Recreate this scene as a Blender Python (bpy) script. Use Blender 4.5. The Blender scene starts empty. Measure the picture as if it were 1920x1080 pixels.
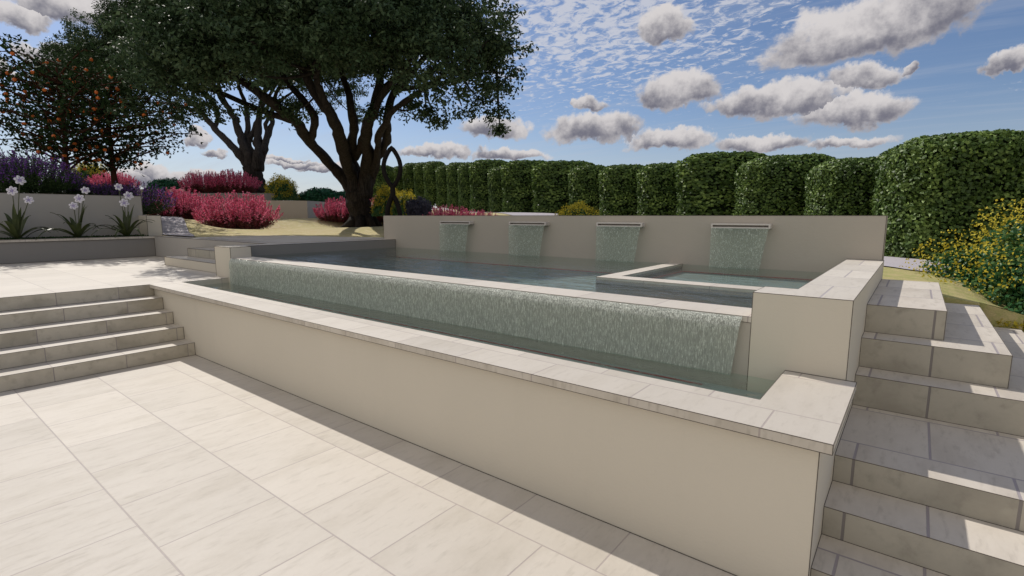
import bpy, math, random
import numpy as np
from mathutils import Vector, Matrix, noise as mnoise
random.seed(7)
RNG = np.random.default_rng(11)
S = bpy.context.scene
COL = S.collection
rad = math.radians

# ------------------------------------------------------------------ camera
CAM_H = 1.68
FPX = 960.0
PITCH = math.atan(136 / 960.0)
YAW = rad(38.2)
FWH = Vector((-math.sin(YAW), math.cos(YAW), 0))
FW = Vector((-math.sin(YAW) * math.cos(PITCH), math.cos(YAW) * math.cos(PITCH), -math.sin(PITCH)))
RT = Vector((math.cos(YAW), math.sin(YAW), 0))
UP = RT.cross(FW)
CO = Vector((0, 0, CAM_H))
cam = bpy.data.cameras.new("camera")
cam.lens = 18.0; cam.sensor_width = 36.0; cam.clip_end = 3000; cam.clip_start = 0.05
co = bpy.data.objects.new("camera", cam); COL.objects.link(co)
co.location = CO
co.rotation_euler = (math.pi / 2 - PITCH, 0, YAW)
S.camera = co
S.render.resolution_x = 1024; S.render.resolution_y = 576

def spot(px, py, dep):
    """world point at horizontal distance dep (along view heading) for a survey pixel of the photo"""
    d = FW * FPX + RT * (px - 960) + UP * (540 - py)
    return CO + d * (dep / d.dot(FWH))

# ------------------------------------------------------------------ tagging
def tag(o, label=None, cat=None, group=None, kind=None):
    if label: o['label'] = label
    if cat: o['category'] = cat
    if group: o['group'] = group
    if kind: o['kind'] = kind
    return o
def empty(name, loc=(0, 0, 0), rz=0.0, scale=1.0):
    o = bpy.data.objects.new(name, None); COL.objects.link(o)
    o.location = loc; o.rotation_euler = (0, 0, rz); o.scale = (scale,) * 3 if not isinstance(scale, tuple) else scale
    o.empty_display_size = 0.2
    return o
def copy_tree(src, loc, rz=0.0, scale=1.0):
    r = src.copy(); COL.objects.link(r)
    r.location = loc; r.rotation_euler = (0, 0, rz); r.scale = (scale,) * 3 if not isinstance(scale, tuple) else scale
    for ch in [c for c in bpy.data.objects if c.parent == src]:
        c = ch.copy(); COL.objects.link(c); c.parent = r
    return r

# ------------------------------------------------------------------ mesh builder
class MB:
    def __init__(s): s.v = []; s.f = []; s.uv = []; s.mi = []
    def face(s, pts, uvs, m=0):
        b = len(s.v); s.v += [tuple(p) for p in pts]; s.f.append(tuple(range(b, b + len(pts)))); s.uv.append(uvs); s.mi.append(m)
    def box(s, x0, x1, y0, y1, z0, z1, top=0, side=0, skip=''):
        if 't' not in skip: s.face([(x0,y0,z1),(x1,y0,z1),(x1,y1,z1),(x0,y1,z1)], [(x0,y0),(x1,y0),(x1,y1),(x0,y1)], top)
        if 'b' not in skip: s.face([(x0,y1,z0),(x1,y1,z0),(x1,y0,z0),(x0,y0,z0)], [(x0,y1),(x1,y1),(x1,y0),(x0,y0)], side)
        if 's' not in skip: s.face([(x0,y0,z0),(x1,y0,z0),(x1,y0,z1),(x0,y0,z1)], [(x0,z0),(x1,z0),(x1,z1),(x0,z1)], side)
        if 'n' not in skip: s.face([(x1,y1,z0),(x0,y1,z0),(x0,y1,z1),(x1,y1,z1)], [(x1,z0),(x0,z0),(x0,z1),(x1,z1)], side)
        if 'w' not in skip: s.face([(x0,y1,z0),(x0,y0,z0),(x0,y0,z1),(x0,y1,z1)], [(y1,z0),(y0,z0),(y0,z1),(y1,z1)], side)
        if 'e' not in skip: s.face([(x1,y0,z0),(x1,y1,z0),(x1,y1,z1),(x1,y0,z1)], [(y0,z0),(y1,z0),(y1,z1),(y0,z1)], side)
        return s
    def bar(s, p, q, r, m=0, n=6):
        p = Vector(p); q = Vector(q); d = (q - p).normalized()
        a = d.orthogonal().normalized(); b = d.cross(a)
        base = len(s.v)
        for c in (p, q):
            for k in range(n):
                t = 2 * math.pi * k / n
                s.v.append(tuple(c + (a * math.cos(t) + b * math.sin(t)) * r))
        for k in range(n):
            k2 = (k + 1) % n
            s.f.append((base + k, base + k2, base + n + k2, base + n + k)); s.uv.append([(0, 0)] * 4); s.mi.append(m)
    def tube(s, pts, radii, n=10, m=0, rough=0.0, closed=False, vflat=1.0):
        pts = [Vector(p) for p in pts]; N = len(pts); base = len(s.v)
        d0 = (pts[1] - pts[0]).normalized(); a = d0.orthogonal().normalized()
        L = 0
        for i, p in enumerate(pts):
            if closed: d = (pts[(i + 1) % N] - pts[i - 1]).normalized()
            else: d = (pts[min(i + 1, N - 1)] - pts[max(i - 1, 0)]).normalized()
            a = (a - d * a.dot(d)).normalized(); b = d.cross(a)
            for k in range(n):
                t = 2 * math.pi * k / n
                dirv = a * math.cos(t) + b * math.sin(t)
                rr = radii[i]
                if rough: rr *= 1 + rough * mnoise.noise((p + dirv * radii[i]) * 3.0) + rough * .6 * mnoise.noise((p + dirv * radii[i]) * 9.0)
                s.v.append(tuple(p + dirv * rr))
        R = N if closed else N - 1
        for i in range(R):
            for k in range(n):
                k2 = (k + 1) % n; j = (i + 1) % N
                s.f.append((base + i*n + k, base + i*n + k2, base + j*n + k2, base + j*n + k)); s.uv.append([(0, 0)] * 4); s.mi.append(m)
        if not closed:
            s.f.append(tuple(base + k for k in range(n))[::-1]); s.uv.append([(0,0)] * n); s.mi.append(m)
            s.f.append(tuple(base + (N-1)*n + k for k in range(n))); s.uv.append([(0,0)] * n); s.mi.append(m)
    def build(s, name, mats, parent=None, smooth=False):
        me = bpy.data.meshes.new(name); me.from_pydata(s.v, [], s.f)
        uvl = me.uv_layers.new(name="UVMap"); i = 0
        data = []
        for u in s.uv: data += u
        uvl.data.foreach_set('uv', [c for p in data for c in p])
        if not isinstance(mats, (list, tuple)): mats = [mats]
        for m in mats: me.materials.append(m)
        me.polygons.foreach_set('material_index', s.mi)
        if smooth: me.polygons.foreach_set('use_smooth', [True] * len(s.f))
        me.update()
        o = bpy.data.objects.new(name, me); COL.objects.link(o)
        if parent: o.parent = parent
        return o

def smooth_path(pts, sub=5):
    P = [Vector(p) for p in pts]; out = []
    for i in range(len(P) - 1):
        p0 = P[max(i-1, 0)]; p1 = P[i]; p2 = P[i+1]; p3 = P[min(i+2, len(P)-1)]
        for k in range(sub):
            t = k / sub
            out.append(0.5 * ((2*p1) + (p2-p0)*t + (2*p0-5*p1+4*p2-p3)*t*t + (3*p1-p0-3*p2+p3)*t**3))
    out.append(P[-1]); return out

# ------------------------------------------------------------------ materials
def newmat(name):
    m = bpy.data.materials.new(name); m.use_nodes = True
    nt = m.node_tree; nt.nodes.clear()
    out = nt.nodes.new('ShaderNodeOutputMaterial')
    return m, nt, out
def N(nt, t, **kw):
    n = nt.nodes.new(t)
    for k, v in kw.items():
        if k in n.inputs: n.inputs[k].default_value = v
        else: setattr(n, k, v)
    return n
def mathn(nt, op, a, b=None, c=None, clamp=False):
    n = nt.nodes.new('ShaderNodeMath'); n.operation = op; n.use_clamp = clamp
    for i, x in enumerate((a, b, c)):
        if x is None: continue
        if hasattr(x, 'node'): nt.links.new(x, n.inputs[i])
        else: n.inputs[i].default_value = x
    return n.outputs[0]
def mixc(nt, fac, a, b, mode='MIX'):
    n = nt.nodes.new('ShaderNodeMix'); n.data_type = 'RGBA'; n.blend_type = mode
    def put(sock, x):
        if hasattr(x, 'node'): nt.links.new(x, sock)
        elif isinstance(x, (int, float)): sock.default_value = x
        else: sock.default_value = (*x, 1) if len(x) == 3 else x
    put(n.inputs[0], fac); put(n.inputs[6], a); put(n.inputs[7], b)
    return n.outputs[2]
def ramp(nt, fac, lo, hi, a=0.0, b=1.0):
    n = nt.nodes.new('ShaderNodeMapRange'); n.interpolation_type = 'SMOOTHSTEP'
    nt.links.new(fac, n.inputs[0]); n.inputs[1].default_value = lo; n.inputs[2].default_value = hi
    n.inputs[3].default_value = a; n.inputs[4].default_value = b
    return n.outputs[0]
def noise(nt, vec, scale, detail=4, rough=.55, dist=0.0):
    n = nt.nodes.new('ShaderNodeTexNoise'); n.inputs['Scale'].default_value = scale
    n.inputs['Detail'].default_value = detail; n.inputs['Roughness'].default_value = rough; n.inputs['Distortion'].default_value = dist
    if vec is not None: nt.links.new(vec, n.inputs['Vector'])
    return n
def mapping(nt, vec, loc=(0,0,0), sc=(1,1,1), rot=(0,0,0)):
    n = nt.nodes.new('ShaderNodeMapping'); nt.links.new(vec, n.inputs[0])
    n.inputs[1].default_value = loc; n.inputs[2].default_value = rot; n.inputs[3].default_value = sc
    return n.outputs[0]
def principled(nt, out, base, rough=.6, spec=.3, bump=None, bstr=.2, bdist=.01):
    p = nt.nodes.new('ShaderNodeBsdfPrincipled')
    if hasattr(base, 'node'): nt.links.new(base, p.inputs['Base Color'])
    else: p.inputs['Base Color'].default_value = (*base, 1)
    if hasattr(rough, 'node'): nt.links.new(rough, p.inputs['Roughness'])
    else: p.inputs['Roughness'].default_value = rough
    p.inputs['Specular IOR Level'].default_value = spec
    if bump is not None:
        b = nt.nodes.new('ShaderNodeBump'); b.inputs['Strength'].default_value = bstr; b.inputs['Distance'].default_value = bdist
        nt.links.new(bump, b.inputs['Height']); nt.links.new(b.outputs[0], p.inputs['Normal'])
    nt.links.new(p.outputs[0], out.inputs[0])
    return p

def stone(name, ox, oy, bw=.6125, rh=.615, base=(.61,.56,.495), dark=(.50,.45,.38), joint=(.43,.375,.35), offset=.5, mort=.0045, stain=.5, iso=False):
    m, nt, out = newmat(name)
    uv = N(nt, 'ShaderNodeUVMap').outputs[0]
    v = mapping(nt, uv, loc=(-ox, -oy, 0))
    br = nt.nodes.new('ShaderNodeTexBrick'); nt.links.new(v, br.inputs['Vector'])
    br.offset = offset; br.offset_frequency = 2; br.squash = 1
    br.inputs['Scale'].default_value = 1; br.inputs['Mortar Size'].default_value = mort; br.inputs['Mortar Smooth'].default_value = .3
    br.inputs['Brick Width'].default_value = bw; br.inputs['Row Height'].default_value = rh; br.inputs['Bias'].default_value = 0
    br.inputs['Color1'].default_value = (0, 0, 0, 1); br.inputs['Color2'].default_value = (1, 1, 1, 1); br.inputs['Mortar'].default_value = (.5, .5, .5, 1)
    tint = N(nt, 'ShaderNodeSeparateColor'); nt.links.new(br.outputs['Color'], tint.inputs[0]); tint = tint.outputs[0]
    # per slab offset so veins break at the joints
    off = mathn(nt, 'MULTIPLY', tint, 17.0)
    cb = nt.nodes.new('ShaderNodeCombineXYZ'); nt.links.new(off, cb.inputs[2]); nt.links.new(off, cb.inputs[0])
    va = nt.nodes.new('ShaderNodeVectorMath'); va.operation = 'ADD'; nt.links.new(v, va.inputs[0]); nt.links.new(cb.outputs[0], va.inputs[1])
    st = mapping(nt, va.outputs[0], sc=(1.3, 1.5, 1) if iso else (2.6, .9, 1))
    n1 = noise(nt, st, 1.6, 6, .6, .25).outputs[0]
    n2 = noise(nt, mapping(nt, va.outputs[0], sc=(5, 4, 1) if iso else (13, 3, 1)), 2.2, 4, .6).outputs[0]
    n3 = noise(nt, uv, 38, 3, .6).outputs[0]
    f = ramp(nt, n1, .42, .72)
    f = mathn(nt, 'MULTIPLY', f, stain * 1.1)
    c = mixc(nt, f, base, dark)
    f2 = mathn(nt, 'MULTIPLY', ramp(nt, n2, .50, .78), stain * .8)
    c = mixc(nt, f2, c, tuple(x * .80 for x in dark))
    # whole slab tint
    g = mathn(nt, 'MULTIPLY_ADD', tint, .13, .925)
    g = mathn(nt, 'MULTIPLY', g, mathn(nt, 'MULTIPLY_ADD', n3, .08, .96))
    cg = nt.nodes.new('ShaderNodeCombineColor')
    for i in range(3): nt.links.new(g, cg.inputs[i])
    c = mixc(nt, 1.0, c, cg.outputs[0], 'MULTIPLY')
    # small pits
    vo = nt.nodes.new('ShaderNodeTexVoronoi'); vo.inputs['Scale'].default_value = 5.5; nt.links.new(va.outputs[0], vo.inputs['Vector'])
    pit = ramp(nt, vo.outputs['Distance'], .015, .05, 1, 0)
    gate = ramp(nt, n1, .55, .6)
    c = mixc(nt, mathn(nt, 'MULTIPLY', mathn(nt, 'MULTIPLY', pit, gate), .45), c, (.14, .115, .09))
    c = mixc(nt, br.outputs['Fac'], c, joint)
    h = mathn(nt, 'SUBTRACT', mathn(nt, 'MULTIPLY', n3, .15), br.outputs['Fac'])
    principled(nt, out, c, mathn(nt, 'MULTIPLY_ADD', n2, .25, .48), .3, h, .5, .003)
    return m

PAVE = stone('patio_travertine', -4.13, .155)
UPPAVE = stone('upper_travertine', -4.13 - .30, .155, stain=.35)
# coping: outer row 2.33-2.59, then a narrow row
COPE = stone('coping_travertine', -1.683 + .306, 2.59 - .62, bw=.613, rh=.62, stain=.45)
COPE_F = stone('coping_edge', -1.69, -9.0, bw=.613, rh=40, offset=0, stain=.9)
CON = dict(base=(.58,.53,.44), dark=(.40,.36,.285), joint=(.31,.27,.26), stain=.85, iso=True)
RISE_L = stone('riser_travertine', 1.075, -9.0, bw=.6125, rh=40, offset=0, **CON)
RISE_L2 = stone('riser_travertine_b', 1.375, -9.0, bw=.6125, rh=40, offset=0, **CON)
TREAD_L = stone('tread_travertine', -50.0, 1.07, bw=100, rh=.6125, offset=0, stain=.5)
TREAD_L2 = stone('tread_travertine_b', -50.0, 1.37, bw=100, rh=.6125, offset=0, stain=.5)
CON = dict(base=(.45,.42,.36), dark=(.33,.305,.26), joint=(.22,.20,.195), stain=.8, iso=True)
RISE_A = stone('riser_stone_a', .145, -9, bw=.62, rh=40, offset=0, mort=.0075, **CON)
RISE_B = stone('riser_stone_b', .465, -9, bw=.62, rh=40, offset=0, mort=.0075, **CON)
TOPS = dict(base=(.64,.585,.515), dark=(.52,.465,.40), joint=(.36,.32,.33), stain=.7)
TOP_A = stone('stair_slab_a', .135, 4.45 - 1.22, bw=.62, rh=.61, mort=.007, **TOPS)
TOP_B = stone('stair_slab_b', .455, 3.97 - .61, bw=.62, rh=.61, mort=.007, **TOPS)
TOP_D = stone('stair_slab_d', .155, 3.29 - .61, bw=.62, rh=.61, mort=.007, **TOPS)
TOP_E = stone('stair_slab_e', -.156, 2.61 - 1.22, bw=.62, rh=.61, mort=.007, **TOPS)
BLOCKTOP = stone('pool_cap_stone', -.455 - .62, 3.32, bw=.45, rh=.61, mort=.006, base=(.66,.61,.54), dark=(.55,.50,.43), joint=(.44,.40,.40), stain=.5)
CAP = stone('edge_cap_stone', -.77, 3.0, bw=.613, rh=1.4, offset=0, stain=.3)

def plaster(name, col, var=.05):
    m, nt, out = newmat(name)
    tc = N(nt, 'ShaderNodeTexCoord').outputs['Object']
    n1 = noise(nt, tc, .7, 4, .5).outputs[0]; n2 = noise(nt, tc, 60, 3, .6).outputs[0]
    n4 = noise(nt, mapping(nt, tc, sc=(3, 3, .35)), 1.5, 4, .6).outputs[0]
    c = mixc(nt, n1, tuple(x * (1 - var) for x in col), tuple(x * (1 + var) for x in col))
    c = mixc(nt, mathn(nt, 'MULTIPLY', ramp(nt, n4, .5, .8), .10), c, tuple(x * .72 for x in col))
    principled(nt, out, c, .85, .2, mathn(nt, 'ADD', n2, mathn(nt, 'MULTIPLY', noise(nt, tc, 14, 4, .6).outputs[0], 1.5)), .45, .003)
    return m
PLASTER = plaster('cream_render', (.63, .58, .495), .07)
PLASTER_P = plaster('pool_render', (.46, .42, .37))
PLASTER_D = plaster('grey_render', (.27, .255, .24))
PLASTER_G = plaster('mid_grey_render', (.40, .38, .36))
POOLIN = plaster('pool_lining', (.23, .265, .26), .10)
BASIN = plaster('basin_lining', (.44, .48, .45), .10)
def simple(name, col, rough=.6, spec=.3, metal=0, nscale=None, nvar=.2, bstr=0):
    m, nt, out = newmat(name)
    if nscale:
        tc = N(nt, 'ShaderNodeTexCoord').outputs['Object']
        n1 = noise(nt, tc, nscale, 4, .6).outputs[0]
        c = mixc(nt, n1, tuple(x * (1 - nvar) for x in col), tuple(min(1, x * (1 + nvar)) for x in col))
        p = principled(nt, out, c, rough, spec, n1 if bstr else None, bstr, .01)
    else: p = principled(nt, out, col, rough, spec)
    p.inputs['Metallic'].default_value = metal
    return m
OUTLINE = simple('dark_outline', (.13, .115, .10), .8, .1, nscale=4, nvar=.3)
STEEL = simple('brushed_steel', (.62, .58, .56), .35, .5, .35, nscale=12, nvar=.12)
SLOT = simple('spout_inner', (.36, .32, .30), .5, .3)
BRONZE = simple('dark_bronze', (.010, .008, .007), .7, .12, 0, nscale=8, nvar=.35, bstr=.3)
REDGUIDE = simple('red_guide', (.40, .08, .08), .4, nscale=5, nvar=.6)
SOIL = simple('soil', (.07, .075, .05), .95, .1, nscale=25, nvar=.5, bstr=.6)
CONC = simple('pale_concrete', (.46, .43, .46), .8, .2, nscale=1.2, nvar=.04)

def sandmat():
    m, nt, out = newmat('dry_lawn')
    tc = N(nt, 'ShaderNodeTexCoord').outputs['Object']
    n1 = noise(nt, tc, .55, 6, .6, .4).outputs[0]; n2 = noise(nt, mapping(nt, tc, sc=(1, 2.5, 1)), 5, 6, .65).outputs[0]; n3 = noise(nt, tc, 90, 2, .6).outputs[0]
    c = mixc(nt, ramp(nt, n1, .35, .65), (.60, .50, .28), (.52, .46, .22))
    c = mixc(nt, ramp(nt, n2, .4, .7), c, (.66, .58, .38))
    # greener towards the side of the hedge
    sx = N(nt, 'ShaderNodeSeparateXYZ'); nt.links.new(tc, sx.inputs[0])
    gz = ramp(nt, sx.outputs[0], -7, -1)
    n5 = noise(nt, tc, 9, 4, .7).outputs[0]
    green = mixc(nt, ramp(nt, n5, .35, .65), (.36, .37, .14), (.50, .43, .22))
    c = mixc(nt, gz, c, green)
    c = mixc(nt, mathn(nt, 'MULTIPLY', n3, .35), c, (.30, .25, .13))
    principled(nt, out, c, .95, .1, n3, .6, .01)
    return m
SAND = sandmat()

def leafmat(name, cols, rough=.45, transl=.25, spec=.35, clump=1.3):
    """cols: list of colours spread over leaves at random, modulated by a clump noise"""
    m, nt, out = newmat(name)
    g = N(nt, 'ShaderNodeNewGeometry')
    tc = N(nt, 'ShaderNodeTexCoord').outputs['Object']
    cr = nt.nodes.new('ShaderNodeValToRGB')
    el = cr.color_ramp.elements
    for i, c in enumerate(cols):
        e = el[i] if i < 2 else el.new(1.0)
        e.position = i / max(1, len(cols) - 1); e.color = (*c, 1)
    n1 = noise(nt, tc, clump, 3, .6).outputs[0]
    fac = mathn(nt, 'ADD', mathn(nt, 'MULTIPLY', g.outputs['Random Per Island'], .55), mathn(nt, 'MULTIPLY_ADD', n1, 1.2, -.38), clamp=True)
    nt.links.new(fac, cr.inputs[0])
    p = nt.nodes.new('ShaderNodeBsdfPrincipled'); nt.links.new(cr.outputs[0], p.inputs['Base Color'])
    p.inputs['Roughness'].default_value = rough; p.inputs['Specular IOR Level'].default_value = spec
    t = nt.nodes.new('ShaderNodeBsdfTranslucent'); nt.links.new(cr.outputs[0], t.inputs[0])
    mx = nt.nodes.new('ShaderNodeMixShader'); mx.inputs[0].default_value = transl
    nt.links.new(p.outputs[0], mx.inputs[1]); nt.links.new(t.outputs[0], mx.inputs[2]); nt.links.new(mx.outputs[0], out.inputs[0])
    return m
OAK = leafmat('oak_leaves', [(.018,.036,.016), (.050,.088,.042), (.115,.16,.08)], .55, .2, .22, 1.0)
HEDGE = leafmat('hedge_leaves', [(.026,.052,.012), (.075,.135,.028), (.30,.42,.11)], .5, .18, .3, 2.2)
ORANGE_L = leafmat('orange_tree_leaves', [(.014,.028,.012), (.032,.060,.022)], .75, .15, .08)
PINK = leafmat('pink_flowers', [(.66,.06,.17), (.86,.18,.32), (.90,.45,.56)], .6, .4, .2, 3)
PINKB = leafmat('pink_stems', [(.09,.035,.025), (.32,.06,.08), (.08,.15,.035)], .6, .2, .2, 3)
PINKG = leafmat('pink_shrub_leaves', [(.06,.12,.03), (.20,.04,.06), (.03,.06,.02)], .6, .2, .2, 3)
PURPLE = leafmat('purple_flowers', [(.10,.04,.22), (.26,.09,.46), (.42,.22,.58)], .6, .3, .2, 3)
PURPB = leafmat('sage_foliage', [(.03,.06,.02), (.08,.13,.045)], .6, .2, .2, 3)
DKGREEN = leafmat('emerald_shrub', [(.012,.08,.032), (.03,.17,.07)], .4, .2, .4, 2)
YGREEN = leafmat('bluegreen_shrub', [(.02,.085,.03), (.05,.16,.06), (.25,.27,.05)], .45, .25, .3, 2.5)
BUSHG = leafmat('flowering_shrub_leaves', [(.015,.07,.022), (.04,.14,.045), (.20,.24,.045)], .45, .25, .3, 2.0)
YELLOW = leafmat('yellow_flowers', [(.50,.40,.03), (.66,.54,.06), (.36,.36,.05)], .6, .3, .2, 3)
GREYLAV = leafmat('grey_lavender', [(.04,.045,.07), (.09,.09,.14)], .6, .2, .2, 3)
AGA = leafmat('agapanthus_leaves', [(.03,.045,.015), (.09,.11,.04)], .45, .15, .3, 3)
WHITEP = simple('white_petals', (.68, .66, .72), .6, .2, nscale=20, nvar=.12)
LILAC = simple('lilac_petals', (.42, .36, .60), .6, .2)
STEMG = simple('flower_stems', (.09, .10, .06), .6, .2)
FRUIT = simple('orange_peel', (.62, .15, .025), .45, .4, nscale=9, nvar=.2)
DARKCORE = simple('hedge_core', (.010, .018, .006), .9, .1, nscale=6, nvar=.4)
GCOVER = leafmat('groundcover', [(.02,.05,.02), (.05,.10,.03)], .6, .2, .2, 6)
def bark(name, a, b):
    m, nt, out = newmat(name)
    tc = N(nt, 'ShaderNodeTexCoord').outputs['Object']
    n1 = noise(nt, mapping(nt, tc, sc=(5, 5, 1.1)), 2.6, 6, .7, .8).outputs[0]
    n2 = noise(nt, tc, 1.1, 3, .5).outputs[0]
    c = mixc(nt, ramp(nt, n1, .35, .68), a, b)
    c = mixc(nt, mathn(nt, 'MULTIPLY', n2, .5), c, tuple(x * .6 for x in b))
    principled(nt, out, c, .9, .15, n1, 1.0, .05)
    return m
BARK = bark('oak_bark', (.010, .008, .007), (.052, .043, .038))
BARK2 = bark('orange_bark', (.05, .022, .014), (.13, .055, .035))

def watermat(name, tint, bscale=(1, 3.2, 1), bstr=.35, rough=.02):
    m, nt, out = newmat(name)
    tc = N(nt, 'ShaderNodeTexCoord').outputs['Object']
    n1 = noise(nt, mapping(nt, tc, sc=bscale), 2.2, 3, .5, .4).outputs[0]
    n2 = noise(nt, mapping(nt, tc, sc=bscale), 8, 2, .5, .2).outputs[0]
    h = mathn(nt, 'ADD', n1, mathn(nt, 'MULTIPLY', n2, .22))
    b = nt.nodes.new('ShaderNodeBump'); b.inputs['Strength'].default_value = bstr; b.inputs['Distance'].default_value = .17
    nt.links.new(h, b.inputs['Height'])
    fr = nt.nodes.new('ShaderNodeFresnel'); fr.inputs[0].default_value = 1.45; nt.links.new(b.outputs[0], fr.inputs[1])
    gl = nt.nodes.new('ShaderNodeBsdfGlossy'); gl.inputs['Roughness'].default_value = rough; nt.links.new(b.outputs[0], gl.inputs['Normal'])
    tr = nt.nodes.new('ShaderNodeBsdfTransparent'); tr.inputs[0].default_value = (*tint, 1)
    gm = N(nt, 'ShaderNodeNewGeometry')
    fac = mathn(nt, 'MULTIPLY', fr.outputs[0], mathn(nt, 'SUBTRACT', 1.0, gm.outputs['Backfacing']))
    mx = nt.nodes.new('ShaderNodeMixShader'); nt.links.new(fac, mx.inputs[0])
    nt.links.new(tr.outputs[0], mx.inputs[1]); nt.links.new(gl.outputs[0], mx.inputs[2]); nt.links.new(mx.outputs[0], out.inputs[0])
    return m
WATER = watermat('pool_water', (.82, .90, .88), (1.1, 3.4, 1), .45)
WATER2 = watermat('basin_water', (.80, .88, .86), (2, 2, 1), .35)

def fallmat(name, col, opac, sx=38, sz=7, spark=.66, ztop=None):
    """falling water sheet: streaky, semi-transparent with painted glints of drops"""
    m, nt, out = newmat(name)
    tc = N(nt, 'ShaderNodeTexCoord').outputs['Object']
    v = mapping(nt, tc, sc=(sx, sx, sz))
    n1 = noise(nt, v, 1.0, 5, .7, .6).outputs[0]
    n2 = noise(nt, mapping(nt, tc, sc=(sx * 2.6, sx * 2.6, sz * 4)), 1.0, 3, .65).outputs[0]
    n3 = noise(nt, mapping(nt, tc, sc=(6, 6, 1.3)), 1.0, 3, .6).outputs[0]
    h = mathn(nt, 'ADD', n1, mathn(nt, 'MULTIPLY', n2, .7))
    c = mixc(nt, ramp(nt, n1, .35, .65), tuple(x * .74 for x in col), col)
    c = mixc(nt, mathn(nt, 'MULTIPLY', n3, .5), c, tuple(x * .8 for x in col))
    amt = mathn(nt, 'MULTIPLY', n1, mathn(nt, 'MULTIPLY_ADD', n2, .9, .55))
    if ztop:
        sz_ = N(nt, 'ShaderNodeSeparateXYZ'); nt.links.new(tc, sz_.inputs[0])
        amt = mathn(nt, 'ADD', amt, ramp(nt, sz_.outputs[2], ztop - .10, ztop + .06, 0, .10))
    glint = ramp(nt, amt, spark * .86, spark * .98)
    c = mixc(nt, mathn(nt, 'MULTIPLY', glint, .34), c, (.80, .84, .78))  # white flecks painted into the colour as specular glints
    b = nt.nodes.new('ShaderNodeBump'); b.inputs['Strength'].default_value = .6; b.inputs['Distance'].default_value = .012
    nt.links.new(h, b.inputs['Height'])
    p = nt.nodes.new('ShaderNodeBsdfPrincipled'); nt.links.new(c, p.inputs['Base Color'])
    p.inputs['Roughness'].default_value = .16; p.inputs['Specular IOR Level'].default_value = .6; p.inputs['IOR'].default_value = 1.33
    nt.links.new(b.outputs[0], p.inputs['Normal'])
    tr = nt.nodes.new('ShaderNodeBsdfTransparent'); tr.inputs[0].default_value = (.86, .95, .92, 1)
    mx = nt.nodes.new('ShaderNodeMixShader')
    nt.links.new(mathn(nt, 'ADD', mathn(nt, 'MULTIPLY_ADD', n1, .5, opac - .25), glint, clamp=True), mx.inputs[0])
    nt.links.new(tr.outputs[0], mx.inputs[1]); nt.links.new(p.outputs[0], mx.inputs[2]); nt.links.new(mx.outputs[0], out.inputs[0])
    return m
FALL = fallmat('overflow_water', (.56, .59, .53), .70, 130, 22, .66, 1.0)
CURT = fallmat('curtain_water', (.58, .65, .58), .34, 110, 26, .66)

# ------------------------------------------------------------------ paving, terraces
def struct(o): o['kind'] = 'structure'; return o
m = MB(); m.box(-6.774, 8, -8, 2.38, -.3, 0, skip='b'); struct(m.build('lower_patio', PAVE))
m = MB(); m.box(-13.53, -8.303, -8, 4.13, -.3, .767, skip='b'); m.box(-8.303, -8.003, 2.38, 4.13, -.3, .767, skip='bw'); m.box(-8.003, -7.96, 2.70, 3.32, 0, .767, skip='bw')
struct(m.build('upper_terrace', UPPAVE))
m = MB(); m.face([(-900,-900,-.32),(900,-900,-.32),(900,900,-.32),(-900,900,-.32)], [(0,0)]*4); struct(m.build('ground', SAND))

def edges(parent, segs, r=.0028):  # thin dark strips added to imitate drawn outlines and corner shading
    m = MB()
    for p, q in segs: m.bar(p, q, r * .8, 0, 5)
    return m.build('edge_outline', OUTLINE, parent)

# left flight of steps
st = empty('stone_steps', (-6.774, 0, 0)); tag(st, 'wide flight of five stained stone steps climbing to the left terrace', 'steps')
faces = [-6.774, -7.08, -7.39, -7.70, -8.003]; RH = .1534
def shifted(build_fn, parent):  # keep world coordinates for meshes parented to a located empty
    o = build_fn(); o.parent = parent; o.matrix_parent_inverse = Matrix.Translation(-Vector(parent.location)); return o
for k, fx in enumerate(faces):
    m = MB(); x0 = -8.303
    m.box(x0, fx, -8, 2.38, k * RH if k else -.05, (k + 1) * RH if k < 4 else .767, top=1, skip='b' + ('' if k < 4 else ''))
    mats = [(RISE_L if k in (0, 1, 2) else RISE_L2), (TREAD_L if k in (0, 1, 2) else TREAD_L2) if k < 4 else UPPAVE]
    shifted(lambda: m.build('step', mats), st)
segs = []
for k, fx in enumerate(faces):
    zt = (k + 1) * RH if k < 4 else .767
    segs.append(((fx, -8, zt - .001), (fx, 2.38, zt - .001)))
    segs.append(((fx, -8, k * RH + .002), (fx, 2.38, k * RH + .002)))
    segs.append(((fx + .001, 2.377, k * RH), (fx + .001, 2.377, zt)))
shifted(lambda: edges(None, segs, .0032), st)

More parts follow.
